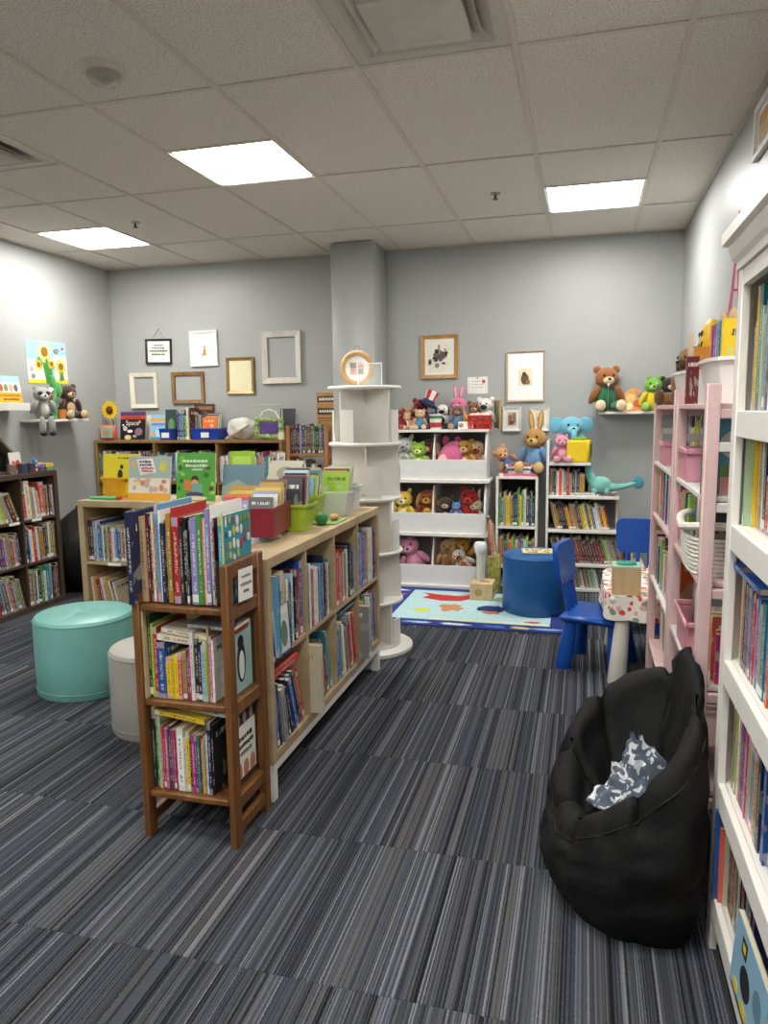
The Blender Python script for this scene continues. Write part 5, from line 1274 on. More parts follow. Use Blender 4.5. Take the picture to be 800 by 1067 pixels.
plush('cloth_doll', 'dark haired cloth doll in a navy dress on the wall shelf corner', 'bear', (.622, 6.09, ZS), .27, rz=R(10), c='#2a1c18', c2='#dcb190', shirt='#1f2a66', pants='#1f2a66')
# left wall shelf
ZL = 1.3865
plush('plush_raccoon', 'grey plush raccoon sitting with legs over the left wall shelf', 'raccoon', (-4.14, 4.99, ZL), .27, rz=R(60), c='#a09e9a', c2='#dcd7cd', dangle=True)
plush('plush_bear', 'dark brown plush bear resting on the left wall shelf', 'bear', (-4.195, 5.36, ZL), .30, rz=R(70), c='#3f2718', c2='#c9a77e')
t = thing('plush_plant', 'green plush potted plant puppet with red mouth on the left wall shelf', 'plush toy', (-4.19, 5.14, ZL))
MB().lathe([(.045, 0), (.06, .1), (.066, .1), (.066, .12)], 24).build('pot', fur('#3f9a48'), t)
MB().tube([(0, .02, .12), (.0, .05, .2), (.0, .055, .28), (0, .04, .35)], [.03, .026, .03, .02], 12).build('stem', fur('#4da24a'), t)
pp(t, 'red_mouth', (.03, -.05, .19), (.03, .055, .035), '#a02a2e'); pp(t, 'upper_jaw', (.02, -.045, .225), (.035, .065, .022), '#dcd6cc', (R(20), 0, 0)); pp(t, 'leaf', (.01, .1, .24), (.02, .04, .06), '#4da24a')
t = thing('orange_cup', 'small orange clay cup between plant puppet and brown bear', 'cup', (-4.15, 5.225, ZL)); MB().lathe([(.03, 0), (.038, .08), (.034, .08), (.027, .005)], 20).build('cup', mat('orange_clay', '#c27a3a', .6), t); MB().lathe([(.033, .07), (.033, .072)], 20).build('soil', mat('soil_dark', '#3a2a1e', .9), t)
face_book((-4.17, 4.70, 1.516), 0, 8, .012, .24, .2, lin('#e6b42e'), 'yellow picture book propped on the thick left wall shelf', [('r', 0, .15, .24, .2, '#a9cfe0'), ('r', 0, .075, .24, .15, '#e9e2cc')] + [('e', .04 + .05 * i, .11, .02, .028, ['#c05a4a', '#7a8a5a', '#d9a08a', '#5a5a60'][i]) for i in range(4)] + scribble(.02, .22, .045, .016, '#b06a1e', 2) + scribble(.05, .2, .018, .014, '#8a4a1a', 7))

# ------------------------------------------------------------------ frames and papers on the walls
def frame(label, x0, x1, z0, z1, bw, m, depth=.022, inner=None, mount=None, art=None, rot=0, name='wall_picture', lift=.002):
    w, h = x1 - x0, z1 - z0
    t = thing(name, label, 'picture frame', ((x0 + x1) / 2, YB - lift, (z0 + z1) / 2)); t.rotation_euler = (0, R(rot), 0)
    a, b = w / 2, h / 2
    # mitred mouldings, each its own piece
    for (sx, sz, horiz) in ((0, 1, 1), (0, -1, 1), (-1, 0, 0), (1, 0, 0)):
        if horiz: pts = [(-a, sz * b), (a, sz * b), (a - bw, sz * (b - bw)), (-a + bw, sz * (b - bw))]
        else: pts = [(sx * a, -b), (sx * a, b), (sx * (a - bw), b - bw), (sx * (a - bw), -b + bw)]
        vs = [(p[0], -depth * (1 if i < 2 else .6), p[1]) for i, p in enumerate(pts)] + [(p[0], 0, p[1]) for p in pts]
        MB().add(vs, [(0, 1, 2, 3), (7, 6, 5, 4), (0, 4, 5, 1), (1, 5, 6, 2), (2, 6, 7, 3), (3, 7, 4, 0)]).build('moulding', m, t, ang=0)
    mo = None
    if mount: mo = MB().box((-a + bw, -.008, -b + bw), (a - bw, -.003, b - bw)).build('mount_board', mount, t, ang=0)
    if art:
        ms = []; mb = MB(); e = .0085
        for s in art:
            if s[-1] not in ms: ms.append(s[-1])
            mi = ms.index(s[-1])
            if s[0] == 'r': mb.box((s[1], -e - .0004, s[2]), (s[3], -e, s[4]), mi)
            elif s[0] == 'e':
                n = 16; vs = [(s[1] + s[3] * math.cos(2 * math.pi * i / n), -e - .0004, s[2] + s[4] * math.sin(2 * math.pi * i / n)) for i in range(n)]
                mb.add(vs, [tuple(range(n))], mi)
            e += .0003
        mb.build('print', [mat('print_' + c.strip('#'), c, .6, .06) for c in ms], mo or t, ang=0)
    return t
BLACKF = mat('frame_black', '#1b1918', .4); CREAMF = mat('frame_cream', '#e2dcc8', .5); WHITEF = mat('frame_white', '#e6e4de', .45); BROWNF = wood('frame_brown', '#6d4a2a', '#a07a4a', .45)
GOLDF = mat('frame_gold', '#9a7c44', .35, .15, 40, metal=.3); WASHF = wood('frame_wash', '#c4bdae', '#dcd6ca', .6, (20, 20, 3)); PAPER = mat('frame_paper', '#ece9e2', .7, .02)
def txtart(lines, col, w):
    o = []
    for i, (z, hw, h) in enumerate(lines):
        rg = random.Random(i + 3); x = -hw
        while x < hw - .004:
            q = min(rg.uniform(.6, 1.8) * h, hw - x); o.append(('r', x, z, x + q, z + h * .8, col)); x += q + h * .4
    return o
fr = frame('black framed handwritten verse hanging from a wire', -3.935, -3.669, 1.876, 2.102, .018, BLACKF, mount=PAPER, art=txtart([(.05, .05, .014), (.025, .07, .014), (0, .095, .014), (-.03, .07, .014)], '#3a3a3c', .2), rot=1.5)
MB().tube([(-.06, -.012, .113), (.0, -.006, .205), (.07, -.012, .113)], .0022, 6).build('hanging_wire', mat('wire_grey', '#8a8a88', .4, metal=.5), fr)
frame('empty cream wooden frame above the sunflower', -4.117, -3.833, 1.476, 1.80, .038, CREAMF)
frame('white framed small figure print between black and gold frames', -3.477, -3.204, 1.846, 2.162, .028, WHITEF, mount=PAPER, art=[('r', -.05, -.08, .05, .06, '#efe8da'), ('e', .005, -.03, .014, .03, '#c98a4a'), ('e', 0, -.055, .03, .012, '#b8a070'), ('e', .008, .01, .008, .01, '#7a5a3a')], rot=-.8)
frame('empty dark gold wooden frame above the blue book bins', -3.683, -3.355, 1.513, 1.798, .032, BROWNF)
frame('gold frame holding blank cream paper', -3.124, -2.855, 1.591, 1.911, .026, GOLDF, mount=mat('cream_paper', '#e6dfb8', .7, .02), rot=.6)
frame('large empty whitewashed frame near the grey column', -2.77, -2.403, 1.674, 2.125, .05, WASHF, depth=.03)
rg = random.Random(4)
eng = [('r', -.10, -.125, .10, .125, '#e9e3d0')] + [('e', rg.gauss(0, .028), rg.gauss(0, .035), rg.uniform(.008, .02), rg.uniform(.008, .025), rg.choice(['#3a3632', '#5a544c', '#8a8276', '#2c2926'])) for i in range(34)]
frame('warm wooden frame with dark oval engraving above the toy shelf', -1.331, -1.024, 1.683, 2.037, .03, wood('frame_honey', '#a8773a', '#c79a54', .4), mount=PAPER, art=eng)
frame('large thin framed white mount with small brown animal print', -.623, -.319, 1.482, 1.881, .012, wood('frame_pale', '#a8906a', '#c4ad86', .4), mount=mat('mount_white', '#eeeeec', .7, .01), art=[('r', -.055, -.075, .055, .065, '#e3d9bc'), ('e', -.005, -.02, .032, .045, '#6a4630'), ('e', .02, -.045, .018, .02, '#8a6a4a'), ('e', -.01, .02, .016, .018, '#4a2e20')], rot=-.4)
frame('small white framed red interior print under the large mount', -.65, -.5, 1.244, 1.441, .02, WHITEF, mount=PAPER, art=[('r', -.035, -.055, .035, .055, '#c9b29a'), ('r', -.03, -.05, .0, .03, '#a8604a'), ('r', .005, -.03, .03, .045, '#8a7a6a'), ('e', .0, -.03, .018, .014, '#5a4a3e')])
frame('small white framed print half hidden by the plush rabbit', -.425, -.277, 1.242, 1.43, .02, WHITEF, mount=PAPER, art=[('r', -.035, -.055, .035, .055, '#d8c9a0'), ('e', 0, 0, .022, .03, '#8a8a70')])
t = thing('wall_picture', 'white framed gold picture high on the right wall above the bookcase', 'picture frame', (XR - .002, 3.51, 2.57), R(-90))
for (a, b) in (((-.17, -.02, -.11), (.17, 0, -.085)), ((-.17, -.02, .085), (.17, 0, .11)), ((-.17, -.02, -.085), (-.145, 0, .085)), ((.145, -.02, -.085), (.17, 0, .085))): MB().box(a, b, bev=.003).build('moulding', WHITEF, t)
mo = MB().box((-.145, -.006, -.085), (.145, 0, .085)).build('mount_board', PAPER, t); MB().box((-.11, -.0072, -.06), (.11, -.006, .06)).build('print', mat('gold_print', '#b48a3c', .5, .4, 40), mo)
def paper(label, y, z, x, w, h, shapes, rot=0, cat='paper', name='paper_note'):
    o = tag(MB().box((0, -w / 2, -h / 2), (.0012, w / 2, h / 2)).build(name, mat('note_paper', '#ece9e0', .7, .02), ang=0), label, cat)
    return o
o = paper('white note card pinned to the back wall above the toys', 0, 0, 0, .167, .137, None); o.matrix_world = T(-.86, YB - .0005, 1.62) @ RZ(R(-90)) @ Matrix.Rotation(R(1), 4, 'X')
printed(o, .0012, [('r', -.075, -.058, -.073, .058, '#d89a9a'), ('r', .073, -.058, .075, .058, '#d89a9a'), ('e', .05, .03, .014, .016, '#b04a5a')] + scribble(-.05, .03, .03, .006, '#8a8a88', 1) + scribble(-.05, .05, .005, .006, '#9a9a98', 2) + scribble(-.05, .04, -.02, .006, '#9a9a98', 3), 'handwriting')
p_ = MB().ell((.004, 0, .06), (.005, .006, .006)).build('push_pin', mat('pin_black', '#1c1c1e', .3), o)
# sunflower poster on left wall
ps = tag(MB().box((0, -.235, -.17), (.002, .235, .17)).build('sunflower_poster', mat('poster_sky', '#9cc9e2', .5, .05), ang=0), 'sunflower poster with blue sky pinned to the left wall', 'poster')
ps.matrix_world = T(XL + .0006, 5.265, 1.85) @ Matrix.Rotation(R(1.2), 4, 'X')
sh = [('r', -.235, -.17, .0, .02, '#e9e4d4'), ('r', .08, -.17, .235, .06, '#e6e2cf'), ('r', -.235, -.17, .235, -.14, '#e6d23a'), ('p', [(-.03, -.17), (.06, -.17), (.045, -.05), (.0, .05), (-.06, -.02)], '#3f8a3a'), ('p', [(-.14, .0), (-.08, -.05), (-.05, -.0), (-.1, .05)], '#3f7a3a'), ('p', [(.13, -.15), (.19, -.14), (.17, -.06), (.14, -.06)], '#4d8a3a')]
for (cx_, cz_, r) in ((-.03, .085, .095), (-.11, -.02, .055), (.04, -.01, .05), (.15, -.03, .07)):
    for k in range(12):
        a = 2 * math.pi * k / 12; sh.append(('p', [(cx_ + r * .35 * math.cos(a - .35), cz_ + r * .35 * math.sin(a - .35)), (cx_ + r * math.cos(a), cz_ + r * math.sin(a)), (cx_ + r * .35 * math.cos(a + .35), cz_ + r * .35 * math.sin(a + .35))], '#efce28'))
    sh.append(('e', cx_, cz_, r * .42, r * .42, '#8a6424'))
sh += [('e', .11, .1, .03, .018, '#8a8478'), ('e', -.19, -.05, .018, .02, '#c8a8b4'), ('e', -.18, -.11, .02, .018, '#8f8a96'), ('e', .19, .12, .012, .012, '#c05a6a')]
printed(ps, .002, sh, 'flower_print')
# wooden word sign beside tower
ws = thing('wooden_word_sign', 'stacked wood board sign with dark painted bands beside the tower', 'sign', (-2.178, YB - .022, 1.437))
SGW = wood('sign_wood', '#a06a38', '#c99a5c', .6, (4, 4, 60))
for i, z in enumerate((.115, .04, -.035, -.115)): MB().box((-.09, 0, z - .036), (.09, .018, z + .036), bev=.002).build('board', SGW, ws)
for z, c in ((.092, '#3a2a26'), (-.012, '#1c1a1a')): MB().box((-.08, -.001, z - .026), (.085, 0, z + .026)).build('painted_band', mat('band_' + c[1:], c, .6), ws)
mb = MB(); x = -.065; rg = random.Random(2)
for z in (.092, -.012):
    x = -.065
    while x < .065: w = rg.uniform(.012, .02); mb.box((x, -.002, z - .012), (x + w, -.001, z + .012)); x += w + .006
mb.build('worn_lettering', mat('sign_cream', '#d8cfc6', .6), ws)
for a, b in (((-.07, -.001, -.13), (.085, 0, -.125)), ((-.07, -.001, -.095), (.085, 0, -.09)), ((-.07, -.001, -.13), (-.065, 0, -.09))): MB().box(a, b).build('painted_line', mat('line_brown', '#5a3420', .6), ws)
MB().box((-.06, .018, -.145), (-.04, .021, .148)).build('back_batten', SGW, ws); MB().box((.04, .018, -.145), (.06, .021, .148)).build('back_batten', SGW, ws)

# round wooden ring and acrylic stand on tower top (z 1.56)
t = thing('round_wood_ornament', 'round wooden ring ornament with framed print on the tower top', 'ornament', (-1.285, 4.18, 1.5605))
c = Vector((0, 0, .105)); MB().tube([(c.x + .088 * math.cos(a), 0, c.z + .088 * math.sin(a)) for a in [2 * math.pi * i / 40 for i in range(40)]], .017, 12, closed=True).build('wood_ring', wood('ring_wood', '#a07c4c', '#c4a271', .5, (20, 20, 20)), t)
MB().lathe([(.076, -.003), (.076, .003)], 36, M=T(0, 0, .105) @ Matrix.Rotation(R(90), 4, 'X')).build('white_disc', PAPER, t)
mb = MB()
for i in range(2):
    for j in range(2): mb.box((-.042 + i * .044, -.0045, .07 + j * .036), (-.004 + i * .044, -.003, .102 + j * .036), (i + j) % 2)
mb.build('print', [mat('ring_print_pink', '#d89a9a', .6, .3, 60), mat('ring_print_grey', '#8a8680', .6, .3, 60)], t)
MB().tube([(.014 * math.cos(a), 0, .222 + .014 * math.sin(a)) for a in [2 * math.pi * i / 20 for i in range(20)]], .003, 6, closed=True).build('hanging_ring', mat('wire_grey', '#8a8a88', .4, metal=.5), t)
t = thing('acrylic_stand', 'clear acrylic sign stand on the tower top', 'sign holder', (-1.19, 4.12, 1.5605))
mb = MB(); ed = mat('acrylic_edge', '#e9efec', .2, .01)
for a, b in (((-.075, 0, .125), (.07, .004, .13)), ((-.075, 0, 0), (-.071, .004, .13)), ((.066, 0, 0), (.07, .004, .13)), ((-.075, -.02, 0), (.07, .02, .003))): mb.box(a, b)
mb.build('edge', ed, t); MB().box((-.071, .0015, .003), (.066, .0025, .125)).build('pane', mat('acrylic_clear', '#e9efec', .05, .01, alpha=.12), t)

# ------------------------------------------------------------------ things on the centre cube bookcase top (z .9075)
def open_bin(name, label, loc, rz, bw, bd, tw, td, h, m, rim=.008, wall=.004, lip=.012, cat='bin', round_=False):
    t = thing(name, label, cat, loc, rz)
    def ring(w, d, z):
        if not round_: return [(-w / 2, -d / 2, z), (w / 2, -d / 2, z), (w / 2, d / 2, z), (-w / 2, d / 2, z)]
        n = 24; e = 4; o = []
        for i in range(n):
            a = 2 * math.pi * i / n; c_, s_ = math.cos(a), math.sin(a); r = 1 / ((abs(c_) / (w / 2)) ** e + (abs(s_) / (d / 2)) ** e) ** (1 / e); o.append((r * c_, r * s_, z))
        return o
    L_ = [ring(bw, bd, 0), ring(tw, td, h), ring(tw - 2 * wall, td - 2 * wall, h), ring(bw - 2 * wall, bd - 2 * wall, wall)]
    n = len(L_[0]); vs = sum(L_, []); fs = [tuple(range(n))[::-1], tuple(3 * n + i for i in range(n))]
    for j in range(3):
        for i in range(n): i2 = (i + 1) % n; fs.append((j * n + i, j * n + i2, (j + 1) * n + i2, (j + 1) * n + i))
    MB().add(vs, fs).build('body', m, t, ang=35)
    if lip:
        L2 = [ring(tw, td, h - .001), ring(tw + lip, td + lip, h - .001), ring(tw + lip, td + lip, h - .012), ring(tw + lip - .004, td + lip - .004, h - .012), ring(tw + lip - .004, td + lip - .004, h - .004), ring(tw + .0002, td + .0002, h - .004)]
        vs = sum(L2, []); fs = []
        for j in range(6):
            for i in range(n): i2 = (i + 1) % n; j2 = (j + 1) % 6; fs.append((j * n + i, j * n + i2, j2 * n + i2, j2 * n + i))
        MB().add(vs, fs).build('rim', m, t, ang=35)
    return t
ZT = .9075
def bin_books(cols, origin, rz, t, h, d, tilt, place, group, pitch=None, seed=0, far=False):
    """books standing in a bin, covers facing local -Y, leaning back (+Y)"""
    rg = random.Random(seed); y = 0
    for i, c in enumerate(cols):
        tt = rg.uniform(*t); w = rg.uniform(*d); hh = h[0] + (h[1] - h[0]) * (i / max(1, len(cols) - 1)) * rg.uniform(.7, 1.1)
        a = R(tilt)
        A = RZ(rz) @ T(rg.uniform(-.012, .012), y, tt * math.sin(a)) @ Matrix.Rotation(-a, 4, 'X') @ RZ(R(-90)) @ T(-tt, -w / 2, 0)
        if far: FAR.book(None, 0, tt, w, hh, c, tm=T(*origin) @ A); y += tt / math.cos(a) + .001; continue
        b = make_book(tt, w, hh, c); b.matrix_world = T(*origin) @ A
        tag(b, f'{c} book, {ORD[i]} from the front, {place}', 'book', group); y += (pitch or tt / math.cos(a)) + .001; NBOOK[0] += 1
REDB = mat('red_box_card', '#7c1726', .4, .12, 30)
# blue book under red box
flat_book('pale blue', .02, .13, .2, (-1.215, 2.70, ZT), R(80), 'pale blue book lying under the dark red box', None)
RB = (-1.305, 2.76, ZT + .0215)
open_bin('red_book_box', 'dark red box of picture books on the aisle cube bookcase', RB, R(8), .245, .27, .247, .272, .115, REDB, lip=0, wall=.006)
bin_books(['lavender', 'red', 'orange', 'yellow', 'white', 'mustard', 'coral'], (-1.345, 2.645, ZT + .028), R(8), (.006, .012), (.14, .2), (.105, .115), 24, 'left file of the dark red box', 'picture books in the red box', seed=5, pitch=.022)
bin_books(['charcoal', 'white', 'grey', 'lavender', 'yellow', 'tan', 'mustard', 'brown'], (-1.23, 2.66, ZT + .028), R(8), (.006, .012), (.15, .21), (.1, .11), 20, 'right file of the dark red box', 'picture books in the red box', seed=15, pitch=.021)
LIME = mat('lime_plastic', '#9fb832', .35, .04)
open_bin('lime_bin', 'lime green plastic bin of dark books beside the red box', (-1.215, 3.01, ZT), R(4), .12, .14, .155, .175, .115, LIME, round_=True)
bin_books(['charcoal', 'maroon', 'grey', 'black', 'pale blue', 'white', 'charcoal'], (-1.225, 2.945, ZT + .006), R(4), (.01, .016), (.22, .26), (.1, .11), 14, 'in the front lime bin', 'books in the first lime bin', seed=6)
open_bin('lime_bin', 'second lime green plastic bin behind the green ball', (-1.285, 3.30, ZT), R(0), .13, .15, .165, .185, .12, LIME, round_=True)
bin_books(['sky blue', 'lime', 'mustard', 'charcoal', 'teal', 'tan'], (-1.285, 3.245, ZT + .006), R(0), (.008, .016), (.2, .24), (.11, .12), 18, 'in the back lime bin', 'books in the second lime bin', seed=7, far=True)
t = thing('green_ball', 'small dark green ball beside the lime bin', 'ball', (-1.14, 3.12, ZT)); MB().ell((0, 0, .03), (.03, .03, .03), nu=24, nv=16).build('ball_body', mat('ball_green', '#2f7a3a', .5, .2, 60, .5, 90), t); MB().tube([(.0302 * math.cos(a), .0302 * math.sin(a), .03) for a in [2 * math.pi * i / 24 for i in range(24)]], .0012, 5, closed=True).build('seam', mat('ball_seam', '#1f5a2a', .5), t)
t = thing('wooden_egg', 'tan wooden egg lying on green tray by the ball', 'toy', (-1.12, 3.24, ZT + .006)); MB().ell((0, 0, .016), (.022, .034, .016)).build('egg_body', mat('egg_tan', '#c49a62', .4), t); MB().tube([(.0195 * math.cos(a), .001, .016 + .0165 * math.sin(a)) for a in [2 * math.pi * i / 20 for i in range(20)]], .0012, 5, closed=True).build('join_line', mat('egg_line', '#8a6234', .5), t)
o = tag(MB().box((-.06, -.09, 0), (.05, .09, .006), bev=.002).build('green_tray', mat('tray_green', '#8aa860', .5)), 'flat pale green tray on the cube bookcase top', 'tray'); o.location = (-1.13, 3.22, ZT)
CLEAR = mat('frosted_plastic', '#e2e4e2', .25, .02, alpha=.6)
open_bin('clear_bin', 'frosted clear plastic bin of slanting books near the tower', (-1.2, 3.47, ZT), R(0), .16, .12, .185, .15, .12, CLEAR, round_=True)
bin_books(['lime', 'tan', 'charcoal', 'orange', 'pale green'], (-1.2, 3.42, ZT + .006), R(0), (.006, .012), (.22, .25), (.12, .14), 24, 'in the clear bin', 'books in the first clear bin', seed=8, far=True)
open_bin('white_bin', 'translucent white bin of books against the tower end', (-1.235, 3.67, ZT), R(0), .19, .14, .215, .17, .13, mat('milky_plastic', '#dfe2df', .35, .02, alpha=.8), round_=True)
bin_books(['pale green', 'grey', 'tan', 'white', 'brown', 'grey'], (-1.26, 3.61, ZT + .006), R(0), (.008, .014), (.2, .23), (.13, .15), 20, 'in the white bin', 'books in the white bin', seed=9, far=True)

# ------------------------------------------------------------------ things on the back cube bookcase (z .9075)
open_bin('yellow_bin', 'bright yellow orange bin holding a yellow book', (-2.78, 3.95, ZT), R(0), .12, .1, .155, .125, .13, mat('amber_plastic', '#e0a31e', .35), round_=True)
face_book((-2.745, 3.935, ZT + .02), -90, 8, .01, .25, .25, lin('#d8c81e'), 'yellow book with small black figure standing in the yellow bin', [('e', .12, .12, .018, .035, '#1c1c1c'), ('e', .13, .17, .012, .014, '#1c1c1c'), ('r', .09, .08, .17, .09, '#1c1c1c')] + scribble(.1, .2, .22, .01, '#4a4618', 1))
pst = [('r', 0, 0, .275, .04, '#e2a626'), ('r', .0, .04, .275, .13, '#e6dccb'), ('p', [(.05, .24), (.16, .25), (.185, .165), (.08, .145)], '#ece6dc'), ('e', .23, .2, .022, .03, '#d8cf3a'), ('e', .03, .21, .02, .02, '#d9b18a')]
rg = random.Random(8)
for i in range(12): pst.append(('e', rg.uniform(.02, .25), rg.uniform(.055, .12), rg.uniform(.012, .022), rg.uniform(.012, .022), rg.choice(['#d8b090', '#c88a6a', '#e6d28a', '#b8b0a4', '#d9a0a0'])))
pst += scribble(.07, .15, .222, .014, '#4a3a6a', 2) + scribble(.075, .16, .203, .013, '#3f4a7a', 3) + scribble(.085, .17, .184, .01, '#b04a4a', 4) + scribble(.09, .17, .168, .009, '#b04a4a', 5)
face_book((-2.50, 3.855, ZT), -90, 8, .012, .275, .26, lin('#a9bdb4'), 'pastel nursery picture book with yellow foot band standing face out', pst)
gb = [('e', .12, .125, .024, .022, '#3a2a20'), ('e', .12, .1, .024, .024, '#d9a070'), ('r', .1, .045, .17, .1, '#6fa39a'), ('r', .05, .06, .095, .12, '#d07a3a'), ('e', .12, .035, .06, .016, '#4a3a5a'), ('e', .13, .015, .07, .012, '#d8cda8')]
for i in range(16): gb.append(('e', rg.choice([rg.uniform(.01, .05), rg.uniform(.19, .24)]), rg.uniform(.02, .25), rg.uniform(.008, .02), rg.uniform(.008, .02), rg.choice(['#2f6a2a', '#7ab83a', '#6a3a2a', '#9ccc5a'])))
gb += scribble(.04, .2, .225, .016, '#dfe8d2', 6) + scribble(.06, .21, .198, .016, '#dfe8d2', 7) + scribble(.1, .17, .178, .01, '#dfe8d2', 9)
face_book((-2.20, 3.875, ZT), -90, 7, .012, .25, .275, lin('#4a9a34'), 'bright green jungle picture book with reading child standing face out', gb)
t = thing('grey_bookend', 'grey metal bookend between pastel and green picture books', 'bookend', (-2.335, 3.95, ZT)); GM = mat('bookend_grey', '#9a9a96', .4)
MB().box((-.03, -.05, 0), (.03, .05, .003)).build('foot', GM, t); MB().add([(-.012, -.04, .003), (.012, -.04, .003), (.008, .0, .18), (-.008, .0, .18), (-.012, .04, .003), (.012, .04, .003), (.008, .03, .18), (-.008, .03, .18)], [(0, 1, 2, 3), (4, 7, 6, 5), (0, 3, 7, 4), (1, 5, 6, 2), (3, 2, 6, 7), (0, 4, 5, 1)]).build('upright', GM, t, ang=0)
o = tag(MB().tube([(-.09, 0, .01), (.085, 0, .01)], [.009, .011], 10).build('green_marker_body', mat('marker_green', '#4fb870', .4)), 'thick mint green marker lying near the yellow bin', 'marker'); o.name = 'green_marker'; o.matrix_world = T(-2.80, 3.845, ZT + .001) @ RZ(R(5))
MB().tube([(.085, 0, .01), (.115, 0, .01)], .0115, 10).build('cap', mat('marker_cap', '#b8402e', .4), o)
# books behind: stacks and propped covers
G = 'loose books on the back cube bookcase'
face_book((-1.93, 3.93, ZT), -90, 12, .012, .26, .21, lin('#5f7f8c'), 'slate blue landscape cover book propped behind the red box', [('p', [(0, .08), (.1, .12), (.2, .07), (.26, .11), (.26, 0), (0, 0)], '#8a9a94')], G)
face_book((-1.99, 4.05, ZT), -90, 6, .02, .16, .28, lin('#8fb82e'), 'lime green tall book standing behind the slate cover', [('r', .02, .2, .14, .25, '#b8d85a')], G)
for i, (c, w) in enumerate((('white', .3), ('cream', .28), ('white', .26), ('grey', .24))): flat_book(c, .022, .2, w, (-1.73, 3.96, ZT + .023 * i), R((-1) ** i * 3), f'{["lowest", "second", "third", "top"][i]} {c} book in the flat stack beside the red box', G)
face_book((-1.66, 3.90, ZT + .094), -90, 35, .01, .2, .16, lin('#a39e8c'), 'grey brown picture book propped on the flat stack', [('e', .1, .08, .05, .04, '#7f7a66')], G)
row((-1.80, 4.04, ZT + .094), 0, set_seq('white,charcoal,tan,navy,grey,white', (.008, .014), (.15, .19), (.09, .1), 4), 'left', 'on the flat stack by the red box', G, far=True)

# ------------------------------------------------------------------ things on the wide oak bookcase (z 1.19)
ZW = 1.1905
t = thing('sunflower', 'artificial sunflower standing behind the coral clock', 'flower', (-4.17, 5.93, ZW))
MB().tube([(0, 0, 0), (.0, .01, .16), (0, -.01, .25)], .006, 8).build('stem', mat('stem_green', '#3f6a34', .6), t)
for k in range(16):
    a = 2 * math.pi * k / 16; M_ = T(0, -.03, .27) @ Matrix.Rotation(a, 4, 'Y') @ T(0, 0, .06); MB().add([(-.014, 0, -.03), (.014, 0, -.03), (.016, -.008, 0), (0, -.004, .036), (-.016, -.008, 0), (0, .004, 0)], [(0, 1, 2, 3, 4), (0, 5, 1), (1, 5, 2), (2, 5, 3), (3, 5, 4), (4, 5, 0)], M=M_).build('petal', mat('petal_yellow', '#edc31e', .6), t)
MB().ell((0, -.04, .27), (.036, .014, .036)).build('flower_center', mat('flower_brown', '#5a3416', .9, .3, 80, .6, 200), t)
t = thing('toy_clock', 'coral framed toy clock on the left end of the wide bookcase', 'clock', (-4.17, 5.85, ZW), R(12))
MB().box((-.075, -.03, 0), (.075, .03, .135), bev=.022).build('case', mat('coral_plastic', '#dd5b3c', .4), t); MB().box((-.055, -.034, .02), (.055, -.029, .118), bev=.004).build('face', mat('clock_face', '#7fae9c', .4), t); MB().lathe([(.03, 0), (.03, .002)], 20, M=T(0, -.0345, .068) @ Matrix.Rotation(R(90), 4, 'X')).build('dial', mat('clock_dial', '#b58a62', .5), t)
spb = [('r', 0, .215, .255, .25, '#54305f'), ('r', 0, .185, .255, .215, '#d04a2a'), ('t', .125, .148, .06, 'Space', '#ece9e2'), ('e', .05, .1, .022, .022, '#c9c7c2'), ('e', .1, .075, .028, .014, '#e4e2dc'), ('e', .19, .07, .04, .035, '#8a6a7a'), ('e', .08, .02, .035, .022, '#d9cf8a'), ('e', .2, .16, .012, .012, '#d99a4a'), ('e', .15, .03, .02, .014, '#b0aaa4'), ('e', .03, .13, .008, .008, '#ffffff')] + scribble(.03, .22, .192, .016, '#7a2a1a', 4)
face_book((-3.955, 5.9, ZW), -90, 7, .014, .255, .25, lin('#1a1620'), 'dark space themed picture book with orange band standing face out', spb)
face_book((-3.80, 5.99, ZW), -90, 5, .012, .16, .22, lin('#e6e0d2'), 'cream book standing behind the space book', None)
face_book((-3.685, 5.90, ZW), -90, 7, .012, .17, .22, lin('#7fb8d8'), 'sky blue cartoon cover book next to the blue bin', [('r', .0, .16, .17, .19, '#d9a24a'), ('r', .01, .125, .16, .145, '#8a6aa8'), ('e', .085, .06, .035, .04, '#a8d8ee'), ('e', .03, .05, .022, .03, '#caa27a'), ('e', .14, .05, .022, .03, '#caa27a'), ('r', 0, 0, .17, .02, '#4a90b8')])
BLB = mat('blue_bin_plastic', '#1c3f9c', .35)
def tagged_bin(label, x, w):
    t = open_bin('blue_book_bin', label, (x, 5.89, ZW), 0, w - .02, .16, w, .18, .1, BLB, lip=.006)
    MB().box((-.04, -.004, .02), (.035, 0, .065)).build('paper_label', LABELW, t, loc=(0, -.087, 0))
    return t
tagged_bin('small blue plastic book bin with white label', -3.555, .13)
tagged_bin('large blue plastic book bin with white label', -3.17, .27)
G = 'books on top of the wide bookcase'
b = face_book((-3.565, 5.9, ZW + .006), -90, 6, .012, .11, .26, lin('#2c4a44'), 'dark green picture book standing in the small blue bin', [('e', .06, .12, .03, .06, '#6a8a5a')], G)
row((-3.485, 5.88, ZW), 0, [('navy', .012, .24, .16), ('maroon', .01, .25, .16), ('blue', .022, .255, .17), ('teal', .022, .25, .17), ('charcoal', .014, .26, .17), ('lime', .014, .21, .16), ('cream', .018, .28, .17), ('brown', .012, .28, .17)], 'the small blue bin', 'top of wide bookcase', G, far=True)
bin_books(['orange', 'tan', 'brown', 'grey', 'charcoal'], (-3.14, 5.82, ZW + .006), 0, (.012, .018), (.19, .24), (.12, .13), 10, 'in the large blue bin', 'books in the large blue bin', seed=12, far=True)
row((-3.285, 5.84, ZW + .006), 0, set_seq('maroon,navy,charcoal,tan,grey', (.008, .014), (.2, .24), (.1, .11), 5), 'left wall', 'inside the large blue bin', 'spines in the large blue bin', far=True)
